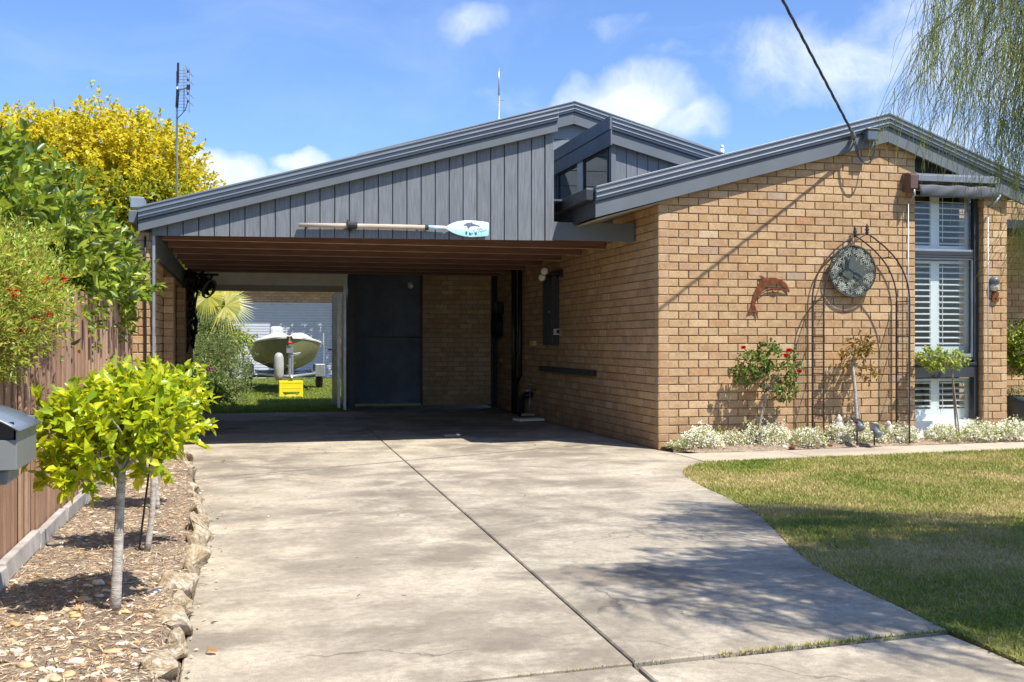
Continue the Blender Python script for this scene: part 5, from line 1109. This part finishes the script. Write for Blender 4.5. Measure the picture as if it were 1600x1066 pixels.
m.tube([(bX,23.58,1.22),(bX,23.62,.8),(bX,23.9,.54),(bX,25,.43)],.022,6); m.build('hull_rib',simple('pale_olive_rib',(.26,.27,.13),.5),hull)
V=[];F=[];K=13
for (y,hw_,zk,zc,zg) in [(23.55,.05,0,0,1.235)]+st[1:]:
    for k in range(K):
        f=-1+2*k/(K-1); hump=.17*(1-abs(abs(f)-.45)/.55)**1 if abs(f)>.0 else 0; hump=.155*math.sin(min(1,abs(f)*1.15)*math.pi)**.8 if abs(f)<.87 else .02
        sc_=min(1,hw_/.5); V.append((bX+f*(hw_+.02),y,zg+.012+hump*sc_-(.05 if abs(f)==1 else 0)))
for i in range(len(st)-1):
    for k in range(K-1): o=i*K+k; F.append((o,o+1,o+K+1,o+K))
m=MB(); m.add(V,F); o=m.build('canvas_cover',M['cover'],boat,smooth=True); s_=o.modifiers.new('t','SOLIDIFY'); s_.thickness=.01
m=MB(); m.tube([(bX+f*1,y,z) for f,y,z in ()] or [(bX-.86,28,1.07),(bX-.86,26.6,1.09),(bX-.78,25.4,1.12),(bX-.58,24.5,1.17),(bX-.3,23.9,1.22),(bX,23.57,1.245),(bX+.3,23.9,1.22),(bX+.58,24.5,1.17),(bX+.78,25.4,1.12),(bX+.86,26.6,1.09),(bX+.86,28,1.07)],.022,6); m.build('gunwale',M['cover'],boat,smooth=True)
m=MB(); m.box(bX-.30,bX+.02,28.05,28.55,1.15,1.52); ob=m.build('outboard_motor',M['dullw'],boat,bevel=.07)
m=MB(); m.box(bX-.2,bX-.06,28.1,28.3,.35,1.15); m.build('motor_leg',M['black'],ob)
tr=thing('boat_trailer','galvanised boat trailer with jockey wheel and winch post','trailer',(bX,24.5,0))
m=MB(); m.tube([(bX,22.5,.40),(bX,24.2,.42)],.035,8)
for s_ in (-1,1): m.tube([(bX,23.2,.40),(bX+s_*.62,24.9,.42),(bX+s_*.66,28,.42)],.03,8)
for y in (25,26.4,27.8): m.tube([(bX-.64,y,.40),(bX+.64,y,.40)],.028,8)
m.tube([(bX-.9,26.7,.31),(bX+.9,26.7,.31)],.03,8); m.build('chassis',M['zinc'],tr,smooth=True)
m=MB(); m.tube([(bX,23.35,.42),(bX,23.40,.95)],.03,8); m.box(bX-.07,bX+.07,23.30,23.42,.9,1.05); m.tube([(bX+.05,23.33,.88),(bX+.22,23.33,.90)],.010,6); m.build('winch_post',M['zinc'],tr)
m=MB(); m.box(bX-.045,bX+.045,23.25,23.36,1.08,1.14); m.build('bow_roller',M['red'],tr,bevel=.02)
m=MB(); m.tube([(bX+.02,22.8,.20),(bX+.02,22.8,.85)],.028,8); m.tube([(bX+.02,22.8,.85),(bX+.16,22.78,.87)],.010,6); m.lathe((bX-.03,22.8,.36),[(.10,0),(.11,.02),(.11,.05),(.10,.07)],16,'x'); m.build('jockey_wheel',M['zinc'],tr)
m=MB(); m.tube([(bX-.24,23.0,.70),(bX-.24,23.02,.70)],.3,4) if False else None
m.lathe((bX-.30,23.2,.48),[(.05,0),(.115,.01),(.12,.06),(.10,.10),(.04,.11)],16,'x'); o=m.build('spare_float',M['dullw'],tr,smooth=True); o.scale=(1,1,1)
m=MB(); m.tube([(bX-.24+.01*k,23.0,.62+z_) for k,z_ in ((0,-.29),(0,-.26),(0,-.18),(0,0),(0,.18),(0,.26),(0,.29))],[.03,.075,.10,.105,.10,.075,.03],14); o2=m.build('white_guard',simple('dull_guard',(.36,.36,.34),.6),tr,smooth=True)
for s_ in (-1,1):
    m=MB(); m.lathe((bX+s_*.83,26.7,.27),[(.17,-.08),(.26,-.07),(.27,0),(.26,.07),(.17,.08)],24,'x'); wh=m.build('wheel',M['rubber'],tr,smooth=False)
    m=MB(); m.lathe((bX+s_*.83,26.7,.27),[(.05,-.085),(.16,-.07),(.16,.07),(.05,.085)],20,'x'); m.build('rim',M['white'],wh)
    m=MB(); m.box(bX+s_*.83-.12,bX+s_*.83+.12,26.35,27.05,.57,.60); m.box(bX+s_*.83-.12,bX+s_*.83+.12,26.32,26.35,.30,.60); m.box(bX+s_*.83-.12,bX+s_*.83+.12,27.05,27.08,.30,.60); m.build('mudguard',M['zinc'],tr,bevel=.015)
    m=MB(); m.tube([(bX+s_*.95,26.9,.5),(bX+s_*.95,26.9,1.35)],.02,6); m.build('guide_pole',M['zinc'],tr)
# rear plants
def bush(name,label,blobs,mat_,n,per,L,W,base=None,**kw):
    c=blobs[0]; o=thing(name,label,'shrub',(c[0],c[1],0)); crown('foliage',M[mat_],o,blobs,n,per,L,W,cut=lambda P:P[:,2]>.0,**kw)
    m=MB(); limbs(m,(c[0],c[1],0),[(b[0]+random.uniform(-.1,.1),b[1],b[2]+b[5]*.5) for b in blobs for _ in range(3)],.025,.006,.1); m.build('stems',M['barkd'],o,smooth=True); return o
bt_=lambda u,v,t,r,rz:tuple(atT(u,v,t))+(r,r,rz)
bush('backyard_shrub','grey-green fine shrub filling the left of the backyard opening',[bt_(350,575,20.5,.42,.5),bt_(325,560,20.5,.35,.45),bt_(365,590,20.3,.25,.4),bt_(335,520,21,.35,.25),bt_(350,615,20,.35,.25)],'olive',1500,7,.06,.018,shape=4,lump=.35,shell=.6,tw=.2,up=.5)
bush('backyard_shrub','light green broad leafed bush below the fan palm',[bt_(345,535,22,.38,.25),bt_(312,545,21.5,.5,.45),bt_(372,535,22,.25,.12)],'pale',700,7,.09,.04,shape=4,lump=.35,shell=.6,tw=.2)
bush('backyard_shrub','bright green low shrub with magenta flowers by the carport edge',[bt_(325,610,18.9,.26,.30),bt_(340,625,18.9,.24,.2),bt_(308,600,18.8,.25,.35)],'rose',600,7,.06,.025,shape=4,lump=.3,shell=.6)
o=bpy.data.objects[[x.name for x in COL.objects if x.name.startswith('backyard_shrub')][-1]]
for u,v in ((320,577),(328,575),(333,580),(315,582)):
    q=atT(u,v,18.6); a1,b1_=leaves(np.array([tuple(q)]*10),orient(10),np.full(10,.04),np.full(10,.03),0,4,.1); npmesh('flower',a1,b1_,M['pink'],o)
bush('backyard_tree','dark leafy tree behind the fan palm seen through the carport',[bt_(315,500,24,.7,.5),bt_(300,470,25,.8,.6),bt_(290,560,24,.8,.9)],'camellia',700,7,.10,.05,shape=4,lump=.3,shell=.5)
bush('backyard_tree','unseen leafy tree added beside the rear garage to shade its roller door',shade_tree_blobs,'camellia',900,8,.11,.06,shape=4,lump=.25,shell=.6)
# fan palm
fp=thing('fan_palm','yellow-green fan palm fronds in the backyard behind the carport','palm',tuple(atT(335,600,21.5)))
pc=atT(322,470,21.5); m=MB(); m.tube([(pc.x-.2,pc.y,0),(pc.x-.2,pc.y,pc.z-.1)],[.14,.10],12); m.build('trunk',M['barkd'],fp)
def fan(hub,dirv,nrm,Rf,n,name='frond'):
    hub=Vector(hub); d=Vector(dirv).normalized(); nv=Vector(nrm).normalized(); s=d.cross(nv).normalized(); m=MB(); m.tube([(pc.x-.2,pc.y,pc.z-.15),hub],.012,5)
    for i in range(n):
        a=R(-105+210*i/(n-1)); q=d*math.cos(a)+s*math.sin(a); t2=q.cross(nv).normalized(); L=Rf*random.uniform(.85,1.05)
        m.add([hub,hub+q*L*.5+t2*.016+nv*.01,hub+q*L-Vector((0,0,.16*Rf)),hub+q*L*.5-t2*.016+nv*.01],[(0,1,2,3)])
    m.build(name,M['palm'],fp)
fan(atT(325,462,21.3),(-.1,-.6,-.8),(-.1,-.9,.45),.62,36); fan(atT(352,478,21.0),(.95,-.2,-.25),(.0,-.85,.5),.62,36); fan(atT(308,458,21.4),(-.5,-.5,-.7),(.1,-.9,.4),.6,36); fan(atT(340,452,21.6),(.5,-.4,-.4),(0,-.6,.8),.6,36)
# white cane hook
q=atT(304,575,18.6); m=MB(); z1=q.z; m.tube([(q.x-.02,q.y,.0),(q.x-.03,q.y,z1-.08)]+[(q.x+.06+.09*math.cos(a),q.y,z1-.06+.09*math.sin(a)) for a in np.linspace(math.pi,-.3,9)],.018,8); tag(m.build('garden_hook',M['white'],smooth=True),'white curved garden hook among the shrubs at the carport edge','hook')
m=MB(); q=atT(299,560,18.4); m.tube([(q.x,q.y,0),(q.x,q.y,q.z+.25)],.018,8); tag(m.build('metal_stake',M['zinc'],smooth=True),'thin grey metal post beside the white garden hook','post')
# hanging clutter inside carport left
hg=thing('hanging_gear','tangle of black ropes and straps hanging at the left back of the carport','ropes',(-.6,17.2,2.2))
random.seed(12); m=MB()
for i in range(44):
    u=random.uniform(286,330) if i%3 else random.uniform(286,305); q=onY(u,random.uniform(424,436),17.3); L=random.uniform(.2,1.25 if u<308 else .28); P=[(q.x+random.gauss(0,.03),17.3+random.gauss(0,.06),q.z-L*k) for k in np.linspace(0,1,7)]; m.tube(P,random.uniform(.008,.03),6)
m.build('ropes',M['black'],hg,smooth=True)
m=MB(); q=onY(312,430,17.3); m.tube([(q.x-.5,17.3,q.z),(q.x+.28,17.3,q.z+.01)],.018,8); m.build('hanging_rail',M['black'],hg)
q=onY(327,452,17.25); m=MB()
m.tube([(q.x-.02,17.25,q.z+.28),(q.x,17.25,q.z+.1)],.008,6)
for k in range(5): m.tube([(q.x+(.10-.008*k)*math.cos(a)+.03*math.sin(a),17.2+.02*k,q.z+.0+.13*math.sin(a)+.03*math.cos(a)) for a in np.linspace(0,6.28,16)],.012,6,False)
tag(m.build('rope_coil',simple('faded_grey_rope',(.16,.16,.15),.8)),'grey coiled rope dangling from the carport ceiling in the opening','rope')
m=MB(); mx=onY(285,500,17.95).x; m.box(mx-.02,onY(300,500,17.95).x,17.9,18.0,0,2.28); m.build('dark_post',M['black'],carport)
# ================================================================== OAR
YO=YG-.045
oar=thing('oar','weathered wooden oar with painted blue and white blade fixed on the gable boards','oar',tuple(onY(615,355,YO)))
sh0=onY(467,351.5,YO);sh1=onY(667,355.5,YO); m=MB(); m.tube([sh0,sh0.lerp(sh1,.35),sh0.lerp(sh1,.7),sh1],[.021,.025,.026,.024],12); m.build('shaft',M['oarwood'],oar,smooth=True)
m=MB(); c0=onY(543,351.5,YO); c1=onY(558,352.5,YO); m.tube([c0,c1],.037,14); m.tube([c0-Vector((.005,0,0)),c0+Vector((.012,0,0))],.056,14); m.tube([onY(664,355.5,YO),onY(669,355.5,YO)],.029,12); m.tube([onY(549,352,YO),onY(549,352,YO)+Vector((0,.0,-.075))],.012,8); m.build('collar',M['rubber'],oar)
t=NT('painted_blade'); v=t.obj(); sx=t.n('ShaderNodeSeparateXYZ'); t.l(v,sx.inputs[0])
bz0=onY(730,373,YO).z; 
zz=t.math('ADD',sx.outputs['Z'],t.math('MULTIPLY',t.math('SUBTRACT',t.noise(v,9,3),.5),.05))
f=t.math('DIVIDE',t.math('SUBTRACT',zz,bz0-.01),.20,True)
c=t.ramp(f,[(.0,(.78,.52,.10)),(.12,(.80,.62,.18)),(.17,(.30,.58,.70)),(.45,(.42,.68,.80)),(.7,(.78,.85,.86)),(1,(.82,.86,.84))])
blm=t.end(t.bsdf(c,.45))
m=MB(); m.tube([onY(668,355.5,YO),onY(696,356,YO)],[.024,.019],12); m.build('neck',simple('pale_blue_paint',(.42,.66,.74),.45,var=.1),oar,smooth=True)
cp=[(494,322),(560,280),(640,245),(740,215),(860,200),(960,197),(1100,205),(1250,220),(1360,240),(1378,255),(1380,380),(1376,510),(1350,525),(1200,538),(1000,545),(860,530),(740,500),(640,462),(560,420),(490,375),(440,372),(440,322)]
P3=[onY(660+a/13.33,330+b/13.33,YO+.006) for a,b in cp]
m=MB(); m.prism([tuple(p) for p in P3],(0,-.014,0)); bl=m.build('blade',blm,oar,bevel=.004)
mo=[(850,300),(875,275),(920,250),(960,240),(1000,245),(1020,228),(1035,235),(1028,250),(1080,270),(1140,292),(1175,300),(1200,328),(1172,320),(1100,308),(1040,312),(1000,320),(985,340),(965,362),(935,350),(945,325),(900,300)]
m=MB(); m.prism([tuple(onY(660+a/13.33,330+b/13.33,YO-.0085)) for a,b in mo],(0,-.002,0)); m.build('painted_dolphin',simple('slate_paint',(.13,.16,.22),.5),bl)
m=MB()
for pts in ([(900,425),(930,420),(935,470),(915,500),(895,470)],[(965,465),(990,430),(1000,462),(1025,475),(1010,500),(980,492)],[(1020,460),(1055,455),(1040,480)],[(1080,440),(1105,450),(1130,425),(1135,480),(1115,503),(1090,470)]):
    m.prism([tuple(onY(660+a/13.33,330+b/13.33,YO-.0085)) for a,b in pts],(0,-.002,0))
for a,b in ((1145,375),(1165,365),(1190,378),(1215,365),(1235,380),(1175,428),(1205,420),(1230,432),(1255,412),(1280,415),(1310,405),(1070,405)):
    m.prism([tuple(onY(660+(a+x)/13.33,330+(b+y)/13.33,YO-.0085)) for x,y in ((-10,3),(0,-8),(12,-2),(4,8))],(0,-.002,0))
m.build('painted_plants',simple('dark_green_paint',(.03,.10,.10),.5),bl)
for u in (480,655): q=onY(u,352,YO); m=MB(); m.box(q.x-.01,q.x+.01,YO,YG,q.z-.01,q.z+.01); m.build('bracket',M['black'],oar)

# ================================================================== SKY, SUN, CAMERA
SV=Vector((.67,-1.0,1.96)).normalized(); el=math.asin(SV.z); az=math.atan2(SV.x,SV.y)
W=bpy.data.worlds.new('World'); S.world=W; W.use_nodes=True; nt=W.node_tree; nt.nodes.clear()
class WN(NT):
    def __init__(s,t): s.t=t
w=WN(nt); out=w.n('ShaderNodeOutputWorld'); bg=w.n('ShaderNodeBackground'); bg.inputs['Strength'].default_value=.125
sky=w.n('ShaderNodeTexSky',sky_type='NISHITA'); sky.sun_disc=False; sky.sun_elevation=el; sky.sun_rotation=az; sky.altitude=50; sky.air_density=1.0; sky.dust_density=.6; sky.ozone_density=2.2
dirn=w.n('ShaderNodeTexCoord').outputs['Generated']
def mathv(op,a,b):
    x=w.n('ShaderNodeVectorMath',operation=op); w.val(a,x.inputs[0]); w.val(b,x.inputs[1]); return x
dn0=dirn
xn=w.n('ShaderNodeTexNoise'); xn.inputs['Scale'].default_value=9; xn.inputs['Detail'].default_value=6; w.l(dirn,xn.inputs['Vector'])
xo=mathv('SUBTRACT',xn.outputs['Color'],(.5,.5,.5)).outputs[0]; xs_v=w.n('ShaderNodeVectorMath',operation='SCALE'); w.l(xo,xs_v.inputs[0]); xs_v.inputs['Scale'].default_value=.075
dirn=mathv('ADD',dirn,xs_v.outputs[0]).outputs[0]
nz=w.noise(dirn,9,8,.66,.6); nz2=w.noise(dirn,22,6,.65)
fac=None
for (u,v,rx,ry,st_) in [(745,52,52,26,.36),(725,44,30,20,.2),(975,168,98,50,.9),(940,155,60,34,.5),(1060,190,60,30,.6),(1230,100,130,75,.40),(1200,60,90,40,.3),(1350,105,115,55,.5),(1480,90,160,110,.5),(970,58,60,26,.2),(1050,105,70,25,.18),(355,270,62,26,.95),(490,256,50,16,.7),(420,285,110,20,.5),(800,150,90,45,.15),(-500,250,260,80,.7),(2300,200,300,110,.7),(1440,250,200,60,.35)]:
    d=Vector(ray(u,v)).normalized(); t2=Vector((d.y,-d.x,0)).normalized(); t3=t2.cross(d)
    df=mathv('SUBTRACT',dirn,tuple(d)).outputs[0]
    a_=mathv('DOT_PRODUCT',df,tuple(t2*(FX/rx))).outputs['Value']; b_=mathv('DOT_PRODUCT',df,tuple(t3*(FX/ry))).outputs['Value']
    r2=w.math('SQRT',w.math('ADD',w.math('MULTIPLY',a_,a_),w.math('MULTIPLY',b_,b_)))
    q=w.math('MULTIPLY',w.math('SUBTRACT',1.35,r2,True),st_*1.25)
    fac=q if fac is None else w.math('MAXIMUM',fac,q)
nn=w.math('ADD',w.math('MULTIPLY',w.math('SUBTRACT',nz,.5),1.5),w.math('MULTIPLY',w.math('SUBTRACT',nz2,.5),.45))
cf=w.math('ADD',fac,w.math('MULTIPLY',nn,w.math('MINIMUM',w.math('MULTIPLY',fac,2.2),.9)),True)
cf=w.ramp(cf,[(.14,0.0),(.48,.42),(.95,.90)])
wisps=w.ramp(w.noise(w.scale(dirn,(1,1,2.5)),2.6,7,.6,.5),[(.5,0),(.75,.16)])
skc=w.mix(1.0,sky.outputs[0],(.63,.765,1.03),'MULTIPLY')
skc=w.mix(wisps,skc,(5.2,5.7,6.4)); cc=w.mix(w.ramp(nz2,[(.35,0),(.65,1)]),(4.5,4.95,5.7),(5.7,6.0,6.4))
w.l(w.mix(cf,skc,cc),bg.inputs[0]); w.l(bg.outputs[0],out.inputs[0])
sn=bpy.data.lights.new('sun','SUN'); sn.energy=4.7; sn.angle=R(.53); sn.color=(1,.955,.88); so=bpy.data.objects.new('sun',sn); COL.objects.link(so); so.rotation_euler=SV.to_track_quat('Z','Y').to_euler()
cd=bpy.data.cameras.new('camera'); cd.sensor_width=36; cd.lens=36*FX/1600; cd.clip_end=2000; cd.clip_start=.05
co=bpy.data.objects.new('camera',cd); COL.objects.link(co); co.location=(0,0,CH); co.rotation_euler=(R(90),0,-YAW); S.camera=co
S.view_settings.view_transform='Standard'; S.view_settings.look='None'; S.view_settings.gamma=1; S.view_settings.use_curve_mapping=False; S.view_settings.exposure=.74
S.cycles.max_bounces=10; S.cycles.diffuse_bounces=8; S.cycles.transparent_max_bounces=12; S.cycles.use_denoising=True
